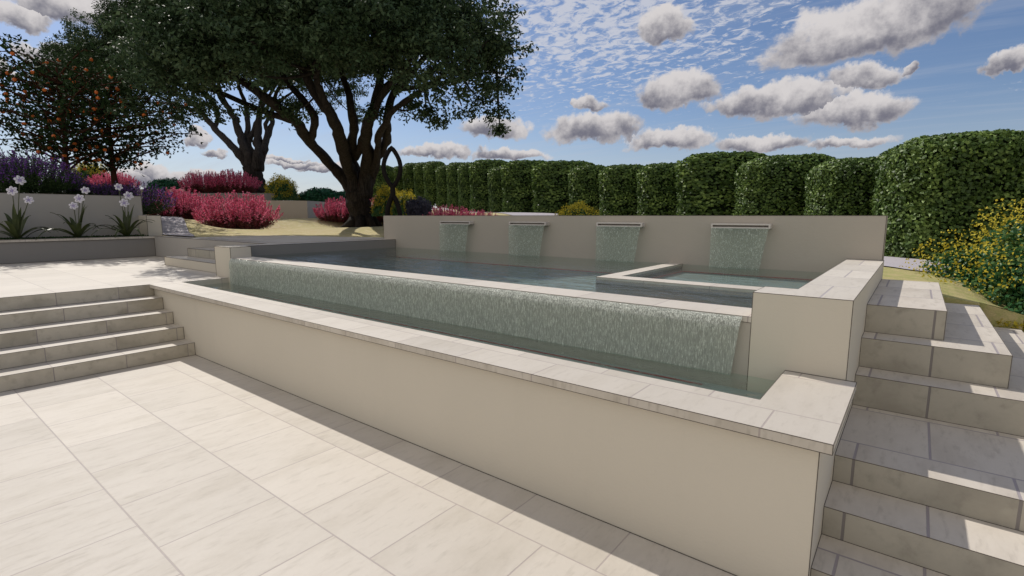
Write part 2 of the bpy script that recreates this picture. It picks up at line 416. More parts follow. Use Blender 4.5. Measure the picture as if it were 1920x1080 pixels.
# front basin: wall, coping, return
bw = empty('basin_wall', (-4, 2.38, 0)); tag(bw, 'long low cream rendered wall with pale stone coping in front of the overflow', 'wall')
m = MB(); m.box(-8.0, -.24, 2.38, 2.66, -.05, .722, skip='t'); m.box(-.50, -.24, 2.66, 3.32, -.05, .722, skip='ts')
shifted(lambda: m.build('wall', PLASTER), bw)
m = MB()
m.box(-8.003, -.19, 2.33, 2.70, .722, .767, side=1, skip='w'); m.box(-.546, -.19, 2.70, 3.3205, .722, .767, side=1, skip='s')
shifted(lambda: m.build('coping', [COPE, COPE_F]), bw)
segs = [((-8.003,2.33,.766),(-.19,2.33,.766)), ((-.19,2.33,.766),(-.19,3.32,.766)), ((-8.0,2.331,.7225),(-.19,2.331,.7225)), ((-.191,2.331,.7225),(-.191,3.32,.7225)),
        ((-.19,2.33,.722),(-.19,2.33,.767)), ((-.24,2.38,0),(-.24,2.38,.722)), ((-6.774,2.377,.002),(-.24,2.377,.002)), ((-8.003,2.33,.722),(-8.003,2.33,.767)),
        ((-.546,2.70,.766),(-.546,3.32,.766)), ((-7.96,2.70,.766),(-.546,2.70,.766)), ((-8.0,2.378,.718),(-.24,2.378,.718)),
        ((-7.96,2.70,.766),(-7.96,3.32,.766))]
shifted(lambda: edges(None, segs, .0026), bw)

# basin floor + water
m = MB(); m.box(-7.96, -.546, 2.66, 3.32, .4, .60, skip='b'); struct(m.build('basin_floor', BASIN))
m = MB(); m.face([(-7.96,2.70,.695),(-.546,2.70,.695),(-.546,3.32,.695),(-7.96,3.32,.695)], [(0,0)]*4); struct(m.build('basin_water', WATER2))

# overflow wall with its cap
ow = empty('overflow_wall', (-4.3, 3.32, .5)); tag(ow, 'pool edge wall capped with a thin white stone band, water running over it', 'wall')
m = MB(); m.box(-7.83, -.75, 3.32, 3.63, .5, 1.03, skip='t'); shifted(lambda: m.build('wall', PLASTER_P), ow)
m = MB(); m.box(-7.83, -.75, 3.317, 3.64, 1.03, 1.067); shifted(lambda: m.build('cap', CAP), ow)
shifted(lambda: edges(None, [((-7.83,3.64,1.066),(-.75,3.64,1.066)), ((-7.83,3.317,1.066),(-.75,3.317,1.066)), ((-7.83,3.317,1.03),(-.75,3.317,1.03))], .002), ow)

# water film running down the overflow wall
def film(name, x0, x1, y, z0, z1, mat, taper=0.0, nx=140, nz=26, amp=.006, seed=0, curl=.035, x1b=None):
    m = MB(); P = {}
    x1b = x1 if x1b is None else x1b
    for i in range(nx + 1):
        for j in range(nz + 1):
            t = j / nz; z = z1 + (z0 - z1) * t
            xr = x1 + (x1b - x1) * t
            x = x0 + (xr - x0) * i / nx
            yy = y - curl * min(1, t * 6) ** .6 + amp * mnoise.noise(Vector((x * 9 + seed, z * 2.2, seed)))
            P[i, j] = (x, yy, z)
    for i in range(nx):
        for j in range(nz):
            a, b, c, d = P[i,j], P[i,j+1], P[i+1,j+1], P[i+1,j]
            m.face([a, b, c, d], [(0,0)]*4)
    o = m.build(name, mat, smooth=True)
    import bmesh
    bm = bmesh.new(); bm.from_mesh(o.data); bmesh.ops.remove_doubles(bm, verts=bm.verts, dist=1e-5); bm.to_mesh(o.data); bm.free()
    return o
o = film('overflow_water', -7.80, -.80, 3.313, .69, 1.062, FALL, nx=420, nz=30, amp=.010, x1b=-.84)
tag(o, 'wide grey green sheet of water spilling down the long pool edge', 'falling water')

# pool floor, water, ledge etc.
m = MB(); m.box(-8.0, -.56, 3.63, 6.49, .6, .87, skip='b'); struct(m.build('pool_floor', POOLIN))
m = MB(); m.box(-2.33, -.56, 4.77, 6.49, .872, .965, skip='b'); struct(m.build('spa_floor', POOLIN))
m = MB(); m.face([(-8.0,3.64,1.0625),(-.56,3.64,1.0625),(-.56,6.49,1.0625),(-8.0,6.49,1.0625)], [(0,0)]*4); struct(m.build('pool_water', WATER))
rl = MB()  # red strips added to redraw modelling guide lines, not real tiling
rl.box(-7.98,-2.52,6.474,6.488,.872,.882); rl.box(-2.31,-.58,6.474,6.488,.967,.977); rl.box(-2.3,-.75,4.53,4.545,.90,.91); rl.box(-2.325,-2.31,4.8,6.47,.967,.977)
tag(rl.build('guide_line', REDGUIDE), 'thin broken red line along the foot of the pool walls under the water', 'guide line')
rl = MB(); rl.box(-7.5,-1.0,3.24,3.252,.602,.608); rl.box(-5,-.9,2.708,2.713,.602,.605)
tag(rl.build('guide_line', REDGUIDE), 'faint red line under water at the foot of the overflow sheet', 'guide line')

sw = empty('spa_divider', (-2.4, 4.6, .87)); tag(sw, 'low L-shaped white topped divider wall standing in the pool', 'wall')
m = MB(); m.box(-2.50,-.56,4.55,4.77,.872,1.045,skip='t'); m.box(-2.50,-2.33,4.77,6.488,.872,1.045,skip='ts'); shifted(lambda: m.build('wall', PLASTER_D), sw)
m = MB(); m.box(-2.502,-.56,4.548,4.772,1.045,1.069); m.box(-2.502,-2.328,4.772,6.488,1.045,1.069,skip='s'); shifted(lambda: m.build('cap', CAP), sw)
shifted(lambda: edges(None, [((-2.502,4.548,.87),(-2.502,4.548,1.069)), ((-2.5,4.548,1.068),(-.75,4.548,1.068)), ((-2.502,4.55,1.068),(-2.502,6.48,1.068)), ((-2.328,4.77,1.068),(-2.328,6.48,1.068)), ((-2.328,4.772,1.068),(-.56,4.772,1.068)), ((-2.328,6.484,.97),(-2.328,6.484,1.05))], .002), sw)

# end wall on the right (front block + long side)
eb = empty('pool_end_wall', (-.4, 5, 0)); tag(eb, 'cream block wall with wide stone cap between pool and right stairs', 'wall')
m = MB(); m.box(-.75, -.24, 3.32, 3.63, -.05, 1.18, skip='t'); m.box(-.56, -.24, 3.63, 6.49, -.05, 1.18, skip='ts')
shifted(lambda: m.build('wall', PLASTER), eb)
m = MB(); m.box(-.75, -.24, 3.32, 3.63, 1.18, 1.22, side=1, skip='b'); m.box(-.56, -.24, 3.63, 6.49, 1.18, 1.22, side=1, skip='bs')
shifted(lambda: m.build('cap', [BLOCKTOP, PLASTER]), eb)
segs = [((-.75,3.32,1.219),(-.24,3.32,1.219)), ((-.24,3.32,1.219),(-.24,6.49,1.219)), ((-.75,3.32,.6),(-.75,3.32,1.22)), ((-.24,3.32,.72),(-.24,3.32,1.22)), ((-.75,3.32,1.219),(-.75,3.63,1.219)), ((-.75,3.63,1.219),(-.56,3.63,1.219)), ((-.56,3.63,1.219),(-.56,6.49,1.219)), ((-.546,3.317,.769),(-.19,3.317,.769)), ((-.56,6.487,1.222),(-.24,6.487,1.222))]
shifted(lambda: edges(None, segs, .0026), eb)

# back feature wall
fwl = empty('feature_wall', (-4.3, 6.49, .6)); tag(fwl, 'tall plain rendered wall behind the pool that carries four water spouts', 'wall')
m = MB(); m.box(-8.36, -.256, 6.49, 6.70, .4, 1.679); shifted(lambda: m.build('wall', PLASTER_P), fwl)
shifted(lambda: edges(None, [((-8.36,6.49,1.678),(-.256,6.49,1.678)), ((-.256,6.49,.9),(-.256,6.49,1.678)), ((-8.36,6.49,1.2),(-8.36,6.49,1.678)), ((-.256,6.7,.9),(-.256,6.7,1.678))], .004), fwl)

# left post and pool side wall
po = empty('pool_side_wall', (-8.2, 5, .7)); tag(po, 'low rendered pool wall with a stub pillar at the left end of the overflow', 'wall')
m = MB(); m.box(-8.36, -7.83, 3.32, 3.62, .5, 1.22); shifted(lambda: m.build('pillar', PLASTER), po)
m = MB(); m.box(-8.36, -8.0, 3.62, 6.49, .5, 1.22, top=1, skip='s'); shifted(lambda: m.build('wall', [PLASTER_D, PAVE]), po)
segs = [((-8.36,3.32,1.219),(-7.83,3.32,1.219)), ((-7.83,3.32,1.219),(-7.83,3.62,1.219)), ((-7.83,3.32,.7),(-7.83,3.32,1.22)), ((-8.36,3.32,.767),(-8.36,3.32,1.22)), ((-7.83,3.62,1.219),(-8.0,3.62,1.219)), ((-7.83,3.62,1.06),(-7.83,3.62,1.219)), ((-8.0,3.62,1.219),(-8.0,6.49,1.219)), ((-8.36,3.32,1.219),(-8.36,4.13,1.219)), ((-8.0,6.488,1.06),(-8.0,6.488,1.22))]
shifted(lambda: edges(None, segs, .0045), po)

# garden retaining side wall (from planter to the pillar)
gw = empty('retaining_wall', (-11, 4.2, .7)); tag(gw, 'low grey rendered wall behind the two small steps beside the planter', 'wall')
m = MB(); m.box(-13.53, -8.36, 4.13, 4.33, .5, 1.22, top=1); shifted(lambda: m.build('wall', [PLASTER_G, PAVE]), gw)
shifted(lambda: edges(None, [((-13.53,4.13,1.219),(-8.36,4.13,1.219)), ((-13.53,4.128,.77),(-8.36,4.128,.77))], .006), gw)

ss = empty('garden_steps', (-9.6, 3.8, .767)); tag(ss, 'two small pale stone steps beside the stub pillar', 'steps')
for (x0, y0, z0, z1) in ((-10.95, 3.47, .767, .92), (-10.75, 3.80, .92, 1.07)):
    m = MB(); m.box(x0, -8.36, y0, 4.13, z0 - .01, z1, side=1); shifted(lambda: m.build('step', [UPPAVE, RISE_A if z0 > .8 else PLASTER]), ss)
segs = []
for (x0, y0, z0, z1) in ((-10.95, 3.47, .767, .92), (-10.75, 3.80, .92, 1.07)):
    segs += [((x0,y0,z1),(-8.36,y0,z1)), ((x0,y0,z0),(-8.36,y0,z0)), ((x0,y0,z0),(x0,y0,z1)), ((x0,y0,z1),(x0,4.13,z1))]
shifted(lambda: edges(None, segs, .0055), ss)

# planter on the left
pl = empty('planter', (-13.7, 0, .767)); tag(pl, 'long low rendered planter with thin stone coping and dark soil, far left', 'planter')
m = MB(); m.box(-13.70, -13.55, -8, 4.13, .5, 1.17, skip='t'); shifted(lambda: m.build('wall', PLASTER_D), pl)
m = MB(); m.box(-13.70, -13.53, -8, 4.13, 1.17, 1.222); shifted(lambda: m.build('coping', COPE_F), pl)
m = MB(); m.box(-14.5, -13.70, -8, 4.13, .9, 1.19, skip='b'); shifted(lambda: m.build('soil', SOIL), pl)
shifted(lambda: edges(None, [((-13.53,-8,1.221),(-13.53,4.13,1.221)), ((-13.53,-8,1.17),(-13.53,4.13,1.17)), ((-13.545,-8,.77),(-13.545,4.13,.77)), ((-13.535,4.128,.77),(-13.535,4.128,1.22))], .0065), pl)
tw = empty('rear_wall', (-14.5, 0, 1)); tag(tw, 'tall grey rendered wall behind the planter of white flowers', 'wall')
m = MB(); m.box(-14.70, -14.45, -12, 4.22, .6, 2.13); shifted(lambda: m.build('wall', PLASTER_G), tw)
shifted(lambda: edges(None, [((-14.45,-12,2.129),(-14.45,4.22,2.129)), ((-14.45,4.22,1.2),(-14.45,4.22,2.13))], .006), tw)
eb2 = empty('end_block', (-14.2, 4.3, 1)); tag(eb2, 'short square rendered block at the end of the tall planter wall', 'wall')
m = MB(); m.box(-14.60, -13.92, 4.132, 4.42, .6, 1.68); shifted(lambda: m.build('wall', PLASTER), eb2)
shifted(lambda: edges(None, [((-13.92,4.132,1.679),(-13.92,4.42,1.679)), ((-13.92,4.132,1.2),(-13.92,4.132,1.68)), ((-13.92,4.42,1.2),(-13.92,4.42,1.68))], .006), eb2)

# right stairs
rs = empty('side_stairs', (.3, 4.5, 0)); tag(rs, 'stepped blocks of stained stone climbing beside the pool on the right', 'steps')
R_ = [(.204, 4.45, 6.34, .845, 1.045, TOP_A, RISE_A), (.515, 4.21, 6.43, .64, .845, TOP_B, RISE_A), (.83, 3.97, 6.53, .434, .64, TOP_B, RISE_A),
      (1.14, 3.05, 6.63, .29, .434, TOP_D, RISE_B), (1.45, 2.74, 6.73, .145, .29, TOP_E, RISE_B), (1.76, 2.43, 6.83, -.05, .145, TOP_E, RISE_B)]
segs = []
for x1, y0, y1, z0, z1, tm_, rm_ in R_:
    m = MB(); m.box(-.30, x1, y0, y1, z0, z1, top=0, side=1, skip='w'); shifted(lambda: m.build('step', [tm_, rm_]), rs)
    segs += [((-.24,y0,z1-.001),(x1,y0,z1-.001)), ((x1,y0,z1-.001),(x1,y1,z1-.001)), ((x1,y0,z0),(x1,y0,z1)), ((-.24,y0-.001,z0+.001),(x1,y0-.001,z0+.001)), ((-.2385,y0,z0),(-.2385,y0,z1))]
segs += [((-.2385, a, z), (-.2385, b, z)) for a, b, z in ((4.45,6.34,1.045),(4.21,4.45,.845),(3.97,4.21,.64),(3.05,3.97,.434),(2.74,3.05,.29),(2.43,2.74,.145))]
shifted(lambda: edges(None, segs, .0024), rs)

# ------------------------------------------------------------------ spouts + curtains
SPO = [(-6.653, -5.925, 'leftmost, farthest'), (-5.09, -4.384, 'second from the left'), (-3.527, -2.85, 'second from the right'), (-1.966, -1.306, 'rightmost, nearest')]
def rounded_frame(x0, x1, y0, y1, z0, z1, r=.012, t=.011):
    """hollow letterbox frame: outer ring extruded from the wall to y0, with a recessed slot"""
    m = MB()
    def ring(inset, y):
        pts = []
        cx = [(x1-r, z1-r, 0), (x0+r, z1-r, 90), (x0+r, z0+r, 180), (x1-r, z0+r, 270)]
        rr = max(.002, r - inset)
        for a, b, ang in cx:
            for k in range(5):
                th = rad(ang + k * 22.5)
                pts.append((a + (rr) * math.cos(th) + (0), y, b + rr * math.sin(th)))
        if inset:
            cxm, czm = (x0+x1)/2, (z0+z1)/2
            pts = [(cxm + (p[0]-cxm) * (1 - 2*inset/(x1-x0)), y, czm + (p[2]-czm) * (1 - 2*inset/(z1-z0))) for p in pts]
        return pts
    A, B, C_, D = ring(0, y1), ring(0, y0), ring(t, y0), ring(t, y0 + .05)
    n = len(A)
    for P, Q in ((A, B), (B, C_), (C_, D)):
        for k in range(n):
            k2 = (k + 1) % n; m.face([P[k], P[k2], Q[k2], Q[k]], [(0,0)]*4)
    return m, D
for x0, x1, w in SPO:
    root = empty('water_spout', ((x0+x1)/2, 6.49, 1.555))
    tag(root, f'{w} of the four steel letterbox spouts on the wall behind the pool', 'spout', 'water spouts on the feature wall')
    m, D = rounded_frame(x0, x1, 6.385, 6.489, 1.528, 1.585)
    shifted(lambda: m.build('frame', STEEL), root)
    m = MB(); m.face(D[::-1], [(0,0)]*len(D)); shifted(lambda: m.build('slot', SLOT), root)
    xe = x1 - (x1 - x0) * .045
    c = film('water_curtain', x0 + .012, x1 - .015, 6.375, 1.058, 1.533, CURT, nx=110, nz=30, amp=.007, seed=x0, curl=.012, x1b=x1 - (x1-x0)*.13)
    tag(c, f'thin curtain of falling water under the {w.split(",")[0]} spout', 'falling water', 'water curtains falling from the spouts')

# ------------------------------------------------------------------ terrain
CP = []
def cp(px, py, dep): CP.append(tuple(spot(px, py, dep)))
for p in [(-13.9,4.5,1.21),(-11.5,4.5,1.21),(-8.4,4.6,1.21),(-8.4,6.7,1.205),(-10,6.3,1.21),(-11.9,5.6,1.21),(-6,7,1.15),(-3,7,1.08),(-.4,6.75,.99),(.2,6.9,.985),(.2,7.9,1.0),(-.3,8.6,1.0),(.5,6.7,.88),(.35,7.3,.95),(.85,6.9,.66),(1.3,7.0,.58),(2.6,8,.35),(1.5,10,.8),(-.3,10.2,1.0),(3,12,.8),(8,8,0),(10,20,1.2),
          (-4,12,1.35),(-8,13,1.6)]: CP.append(p)
for a in [(745,393,32),(800,391,30),(860,398,26),(299,421.5,16),(680,429,18),(450,434,15.8),(335,417,17.5),(262,402,14.5),(300,402,16),(530,410,21),(600,406,21),(575,409,20.5),(640,412,20),(700,407,21),(790,393,20),(930,399,20),(720,400,22),(430,410,19)]: cp(*a)
for p in [(-20,25,2.1),(-40,30,2.1),(-30,50,2.0),(0,40,1.6),(-60,10,2.0),(-60,60,2.0),(20,50,1.3),(60,60,1.),(60,20,.5),(-26,17,2.0),(-17,5.2,1.6),(-22,6,1.75)]: CP.append(p)
CPA = np.array(CP)
def hgt(x, y):
    d = (CPA[:,0]-x)**2 + (CPA[:,1]-y)**2 + .15
    w = d ** -1.9
    return float((w * CPA[:,2]).sum() / w.sum())
xs = sorted(set(list(np.linspace(-90,-32,13)) + list(np.linspace(-32,-14.6,30)) + [-14.6,-13.95] + list(np.linspace(-13.95,-8.36,14)) + list(np.linspace(-8.36,-.256,17)) + [-.256,-.1,.05,.21,.36,.52,.68,.84,1.0,1.14,1.3,1.45,1.76,2.2,2.7,3.2] + [5,8,12,18,30,50,90]))
ys = sorted(set([-30,-12,0,4.23,4.42,6.345,6.44,6.54,6.64] + list(np.linspace(4.33,6.69,9)) + list(np.linspace(6.69,12,18)) + list(np.linspace(12,30,30)) + [34,40,50,65,90]))
m = MB(); H_ = {}
for x in xs:
    for y in ys: H_[x,y] = (x, y, hgt(x, y))
for i in range(len(xs)-1):
    for j in range(len(ys)-1):
        xa, xb, ya, yb = xs[i], xs[i+1], ys[j], ys[j+1]
        xm, ym = (xa+xb)/2, (ya+yb)/2
        thr = 6.345 if xm < .21 else 6.44 if xm < .52 else 6.54 if xm < .84 else 6.64
        ok = (ym > thr and xm > -.256) or ym > 6.69 or (xm < -8.36 and ym > 4.33) or (xm < -13.95 and ym > 4.42) or xm < -14.6
        if ym < 0: ok = False
        if not ok: continue
        m.face([H_[xa,ya],H_[xb,ya],H_[xb,yb],H_[xa,yb]], [(0,0)]*4)
for xa, xb, yy in [(-.256,.21,6.345),(.21,.52,6.44),(.52,.84,6.54),(.84,3.2,6.64)]:
    za, zb_ = hgt(xa, yy), hgt(xb, yy); m.face([(xa,yy,-.1),(xb,yy,-.1),(xb,yy,zb_),(xa,yy,za)], [(0,0)]*4)
struct(m.build('lawn', SAND))
bpy.data.objects['lawn'].data.polygons.foreach_set('use_smooth', [True]*(len(m.f)-4)+[False]*4)
def drape(name, left, right, mat, lift=.012, n=30, k=5):
    m = MB()
    L = smooth_path([(a, b, 0) for a, b in left], 8); R = smooth_path([(a, b, 0) for a, b in right], 8)
    n = min(len(L), len(R)); P = []
    for i in range(n):
        row = []
        for j in range(k + 1):
            q = L[i].lerp(R[i], j / k); row.append((q.x, q.y, hgt(q.x, q.y) + lift))
        P.append(row)
    for i in range(n-1):
        for j in range(k): m.face([P[i][j],P[i+1][j],P[i+1][j+1],P[i][j+1]], [(P[i][j][0],P[i][j][1]),(P[i+1][j][0],P[i+1][j][1]),(P[i+1][j+1][0],P[i+1][j+1][1]),(P[i][j+1][0],P[i][j+1][1])])
    return struct(m.build(name, mat, smooth=True))
drape('path', [(-12.0,4.36),(-13.0,4.75),(-16,5.62),(-20,6.75)], [(-13.9,4.36),(-14.0,4.47),(-17.5,4.6),(-21,5.2)], CONC, .03)
drape('road', [(1.9,7.75),(.3,7.95),(-.35,8.5),(-1.3,9.0),(-4,10.3),(-9,12.9),(-14,15.2),(-22,18.3)], [(1.9,9.7),(.6,10.0),(-.3,10.4),(-1.3,11.0),(-4,12.6),(-9,15.6),(-14,18.0),(-22,21.0)], CONC, .014)
# paved pool surround, curved outer edge
m = MB(); arc = smooth_path([(-11.95,4.33,0),(-12.0,4.9,0),(-11.85,5.6,0),(-11.2,6.1,0),(-10.0,6.4,0),(-8.9,6.72,0),(-8.36,6.8,0)], 6)
top = [(p.x, p.y, 1.224) for p in arc] + [(-8.36,4.33,1.224)]
m.face(top[::-1], [(p[0],p[1]) for p in top[::-1]])
for i in range(len(arc)-1):
    a, b = top[i], top[i+1]; m.face([a, b, (b[0],b[1],1.0), (a[0],a[1],1.0)], [(0,0)]*4)
struct(m.build('pool_surround', PAVE))

# raised garden terraces behind
def slab(name, pts, z0, z1, top, side):
    m = MB(); c = [(p[0], p[1]) for p in pts]
    m.face([(x,y,z1) for x,y in c], c, 0)
    for i in range(len(c)):
        a, b = c[i], c[(i+1) % len(c)]
        m.face([(a[0],a[1],z0),(b[0],b[1],z0),(b[0],b[1],z1),(a[0],a[1],z1)], [(0,0)]*4, 1)
    return struct(m.build(name, [top, side]))
def wall_line(label, pts, z0, z1, th, mat):
    o = empty('garden_wall', (pts[0][0], pts[0][1], z0)); tag(o, label, 'wall')
    m = MB()
    for i in range(len(pts)-1):
        a = Vector((pts[i][0], pts[i][1], 0)); b = Vector((pts[i+1][0], pts[i+1][1], 0))
        d = (b-a).normalized(); nrm = Vector((-d.y, d.x, 0)) * th
        q = [a, b, b+nrm, a+nrm]
        m.face([(p.x,p.y,z1) for p in q], [(0,0)]*4)
        for k in range(4):
            s, t = q[k], q[(k+1)%4]; m.face([(s.x,s.y,z0),(t.x,t.y,z0),(t.x,t.y,z1),(s.x,s.y,z1)], [(0,0)]*4)
    shifted(lambda: m.build('wall', mat), o)
    return o
def g2(px, dep): p = spot(px, 404, dep); return (p.x, p.y)
zA = spot(560, 377, 20.5).z
wall_line('beige rendered garden wall behind the pink shrubs left of the big tree', [g2(470,19.6), g2(577,20.0), g2(608,21.5), g2(640,24)], 1.2, zA, .25, PLASTER)
slab('terrace', [g2(470,19.8), g2(577,20.2), g2(608,21.7), g2(640,24), g2(640,34), g2(300,30), g2(400,19.8)], 1.2, zA - .06, SAND, PLASTER)
zB = spot(430, 362.5, 21).z
wall_line('grey rendered upper wall below the pink shrubs and second tree', [g2(338,21), g2(516,21), g2(520,23)], 1.6, zB, .25, PLASTER_D)
slab('terrace', [g2(338,21.2), g2(514,21.2), g2(520,36), g2(200,36), g2(300,23)], 1.6, zB + .02, SAND, PLASTER_D)
zC = spot(300, 355, 22).z
wall_line('low pale wall on the far terrace behind the orange trees', [g2(150,21.5), g2(352,22)], 1.6, zC, .25, PLASTER)
slab('terrace', [(-14.7,-14),(-14.7,4.2),g2(262,13.4),g2(262,19),g2(60,24),(-34,-14)], .8, 2.03, SOIL, PLASTER_D)
slab('terrace', [g2(150,21.8), g2(352,22.4), g2(352,34), g2(0,34), g2(0,24)], 1.2, zC - .12, SAND, PLASTER)

# ------------------------------------------------------------------ foliage tools
def leaves_mesh(name, C_, L, W, mat, parent=None, up=.3, axis=None, nrm=None, fold=.25, jitter=1.0):
    """C_: (n,3) centres; one four-cornered folded leaf each"""
    n = len(C_)
    L = np.broadcast_to(np.asarray(L, float), (n,)) * RNG.uniform(.75, 1.25, n); W = np.broadcast_to(np.asarray(W, float), (n,)) * RNG.uniform(.75, 1.25, n)
    nn = RNG.normal(size=(n,3)) * jitter
    if nrm is not None: nn = nn + nrm
    nn[:,2] += up
    nn /= np.linalg.norm(nn, axis=1, keepdims=True) + 1e-9
    aa = RNG.normal(size=(n,3)) if axis is None else axis + RNG.normal(size=(n,3)) * .25
    aa = aa - nn * (aa * nn).sum(1, keepdims=True); aa /= np.linalg.norm(aa, axis=1, keepdims=True) + 1e-9
    bb = np.cross(nn, aa)
    V = np.empty((n, 4, 3))
    V[:,0] = C_ - aa * L[:,None] * .5
    V[:,2] = C_ + aa * L[:,None] * .5 - nn * (L * .12)[:,None]
    V[:,1] = C_ + bb * W[:,None] * .5 + nn * (W * fold)[:,None] - aa * (L*.08)[:,None]
    V[:,3] = C_ - bb * W[:,None] * .5 + nn * (W * fold)[:,None] - aa * (L*.08)[:,None]
    me = bpy.data.meshes.new(name)
    me.vertices.add(n*4); me.vertices.foreach_set('co', V.reshape(-1))
    me.loops.add(n*4); me.loops.foreach_set('vertex_index', np.arange(n*4, dtype=np.int32))
    me.polygons.add(n); me.polygons.foreach_set('loop_start', np.arange(0, n*4, 4, dtype=np.int32)); me.polygons.foreach_set('loop_total', np.full(n, 4, dtype=np.int32))
    me.materials.append(mat); me.update(calc_edges=True); me.validate()
    o = bpy.data.objects.new(name, me); COL.objects.link(o)
    if parent: o.parent = parent
    return o

# ------------------------------------------------------------------ hedge columns
def superbox(n, a, b, c, r):
    """random points + normals on a rounded box: half sizes a,b, height c (z 0..c), rounding r"""
    P = []; Nn = []
    area = [2*b*c, 2*b*c, 2*a*c, 2*a*c, 4*a*b*1.3]
    pr = np.array(area)/sum(area)
    k = RNG.choice(5, size=n, p=pr)
    u = RNG.uniform(-1,1,n); v = RNG.uniform(0,1,n)
    X = np.where(k==0, a, np.where(k==1, -a, u*a)); 
    Y = np.where(k==2, b, np.where(k==3, -b, np.where(k==4, RNG.uniform(-1,1,n)*b, u*b)))
    Z = np.where(k==4, c, v*c)
    # project onto the rounded box
    cx = np.clip(X, -(a-r), a-r); cy = np.clip(Y, -(b-r), b-r); rz = min(r*.45, .30); cz = np.clip(Z, .12, c-rz)
    D = np.stack([X-cx, Y-cy, (Z-cz)*r/rz], 1); ln = np.linalg.norm(D, axis=1, keepdims=True)+1e-9; D /= ln
    P = np.stack([cx, cy, cz], 1) + D * np.array([r, r, rz])
    return P, D
def make_hedge(a, b, c, n, leaf):
    root = empty('hedge_column')
    P, D = superbox(n, a, b, c, min(a, b) * .86)
    bump = np.array([mnoise.noise(Vector(p) * 1.7) * .05 + mnoise.noise(Vector(p) * 5) * .035 for p in P])
    P = P + D * (bump + RNG.uniform(-.06, .05, n))[:,None]
    leaves_mesh('foliage', P, leaf * 1.15, leaf * .85, HEDGE, root, up=.35, nrm=D * 1.3, jitter=.75, fold=.3)
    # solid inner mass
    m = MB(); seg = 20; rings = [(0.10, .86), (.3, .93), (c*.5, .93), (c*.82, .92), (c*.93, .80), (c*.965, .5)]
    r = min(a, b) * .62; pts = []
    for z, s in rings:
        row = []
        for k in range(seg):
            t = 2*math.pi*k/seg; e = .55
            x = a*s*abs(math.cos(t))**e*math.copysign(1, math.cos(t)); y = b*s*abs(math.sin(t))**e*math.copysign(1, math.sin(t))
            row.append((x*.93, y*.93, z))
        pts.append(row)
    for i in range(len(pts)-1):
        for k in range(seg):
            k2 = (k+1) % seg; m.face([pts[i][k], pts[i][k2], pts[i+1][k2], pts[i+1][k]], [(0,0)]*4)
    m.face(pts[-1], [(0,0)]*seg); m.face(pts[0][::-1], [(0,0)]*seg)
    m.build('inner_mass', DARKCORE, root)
    m = MB()
    for dx in (-.3*a, .35*a): m.tube([(dx,0,-.5),(dx*.9,.02,-.1),(dx,0,.3)], [.05,.045,.04], 8)
    m.build('stem', BARK, root)
    return root
HW = []
#   pxL, pxR(visible), top, bottom, depth
HD = [(1652,1905,248,490,8.0),(1885,2150,250,520,7.6),(1513,1672,295,470,9.9),(1380,1560,290,455,11.7),(1270,1432,285,448,13.5),(1195,1290,306,440,15.4),(1124,1214,309,430,17.2),
      (1067,1140,310,425,19.0),(1000,1120,302,420,20.8),(943,1040,301,412,22.6),(917,965,313,405,24.4),(883,958,300,402,26.0),(861,900,305,398,27.6),(840,876,305,393,29.2),(820,854,310,389,30.6),
      (797,836,303,386,32.0),(779,812,305,383,33.6),(758,795,306,380,35.2),(738,772,312,378,36.8),(722,755,314,377,38.0),(694,738,310,380,33.5)]
hp = None; names_h = {}
protos = {}
def hedge_at(i, L, R, T, B, dep):
    w = (R-L)*dep/FPX; cx = (L+R)/2
    base = spot(cx, B, dep); topz = spot(cx, T, dep).z
    h = topz - base.z
    key = 'big' if dep < 9 else ('mid' if dep < 13.5 else 'far')
    loc = spot(cx, B, dep + .55)
    loc = Vector((loc.x, loc.y, base.z))
    if key not in protos:
        p = dict(big=(1.0,.95,1.95,30000,.054), mid=(.75,.75,1.85,19000,.050), far=(.55,.55,1.9,9000,.062))[key]
        protos[key] = (make_hedge(*p), p, [False])
    root, p, used = protos[key]
    ang = YAW * .0 + math.atan2(loc.y, loc.x) - math.pi/2 + .35
    sc = (w/2/p[0] * .98, min(1.1, w/2/p[0]), h/p[2])
    if not used[0]: used[0] = True; o = root; o.location = loc; o.rotation_euler = (0,0,ang); o.scale = sc
    else: o = copy_tree(root, loc, ang, sc)
    return o
HL = ['large clipped hedge column behind the right end of the pool wall', 'clipped hedge column cut by the right edge of the photo, above the yellow shrub',
      'squat hedge column next left of the large one, above the wall end', 'broad hedge column behind the nearest spout, to its right', 'tall broad hedge column above the nearest spout, left shoulder highest',
      'narrow hedge column between the two nearest spouts', 'narrow hedge column above the second spout from the right', 'small rounded hedge column right of the dark column, above the yellow flowering tops',
      'very dark hedge column behind the yellow flowering shrub tops', 'tall dark hedge column left of the yellow flowering tops', 'short narrow hedge column squeezed between two taller ones above the second left spout',
      'tall wide hedge column above the gap between the two left spouts', 'slim hedge column above the right side of the farthest spout', 'slim hedge column directly above the farthest spout',
      'lower slim hedge column above the pink shrub tops', 'slim hedge column over the left end of the pale road', 'hedge column third to the right of the bronze loop', 'hedge column second to the right of the bronze loop',
      'hedge column just right of the bronze loop', 'hedge column seen through the bronze loop', 'dark hedge column between the big tree trunk and the bronze loop']
for i, h in enumerate(HD):
    o = hedge_at(i, *h); tag(o, HL[i], 'hedge', 'clipped hedge columns behind the pool')

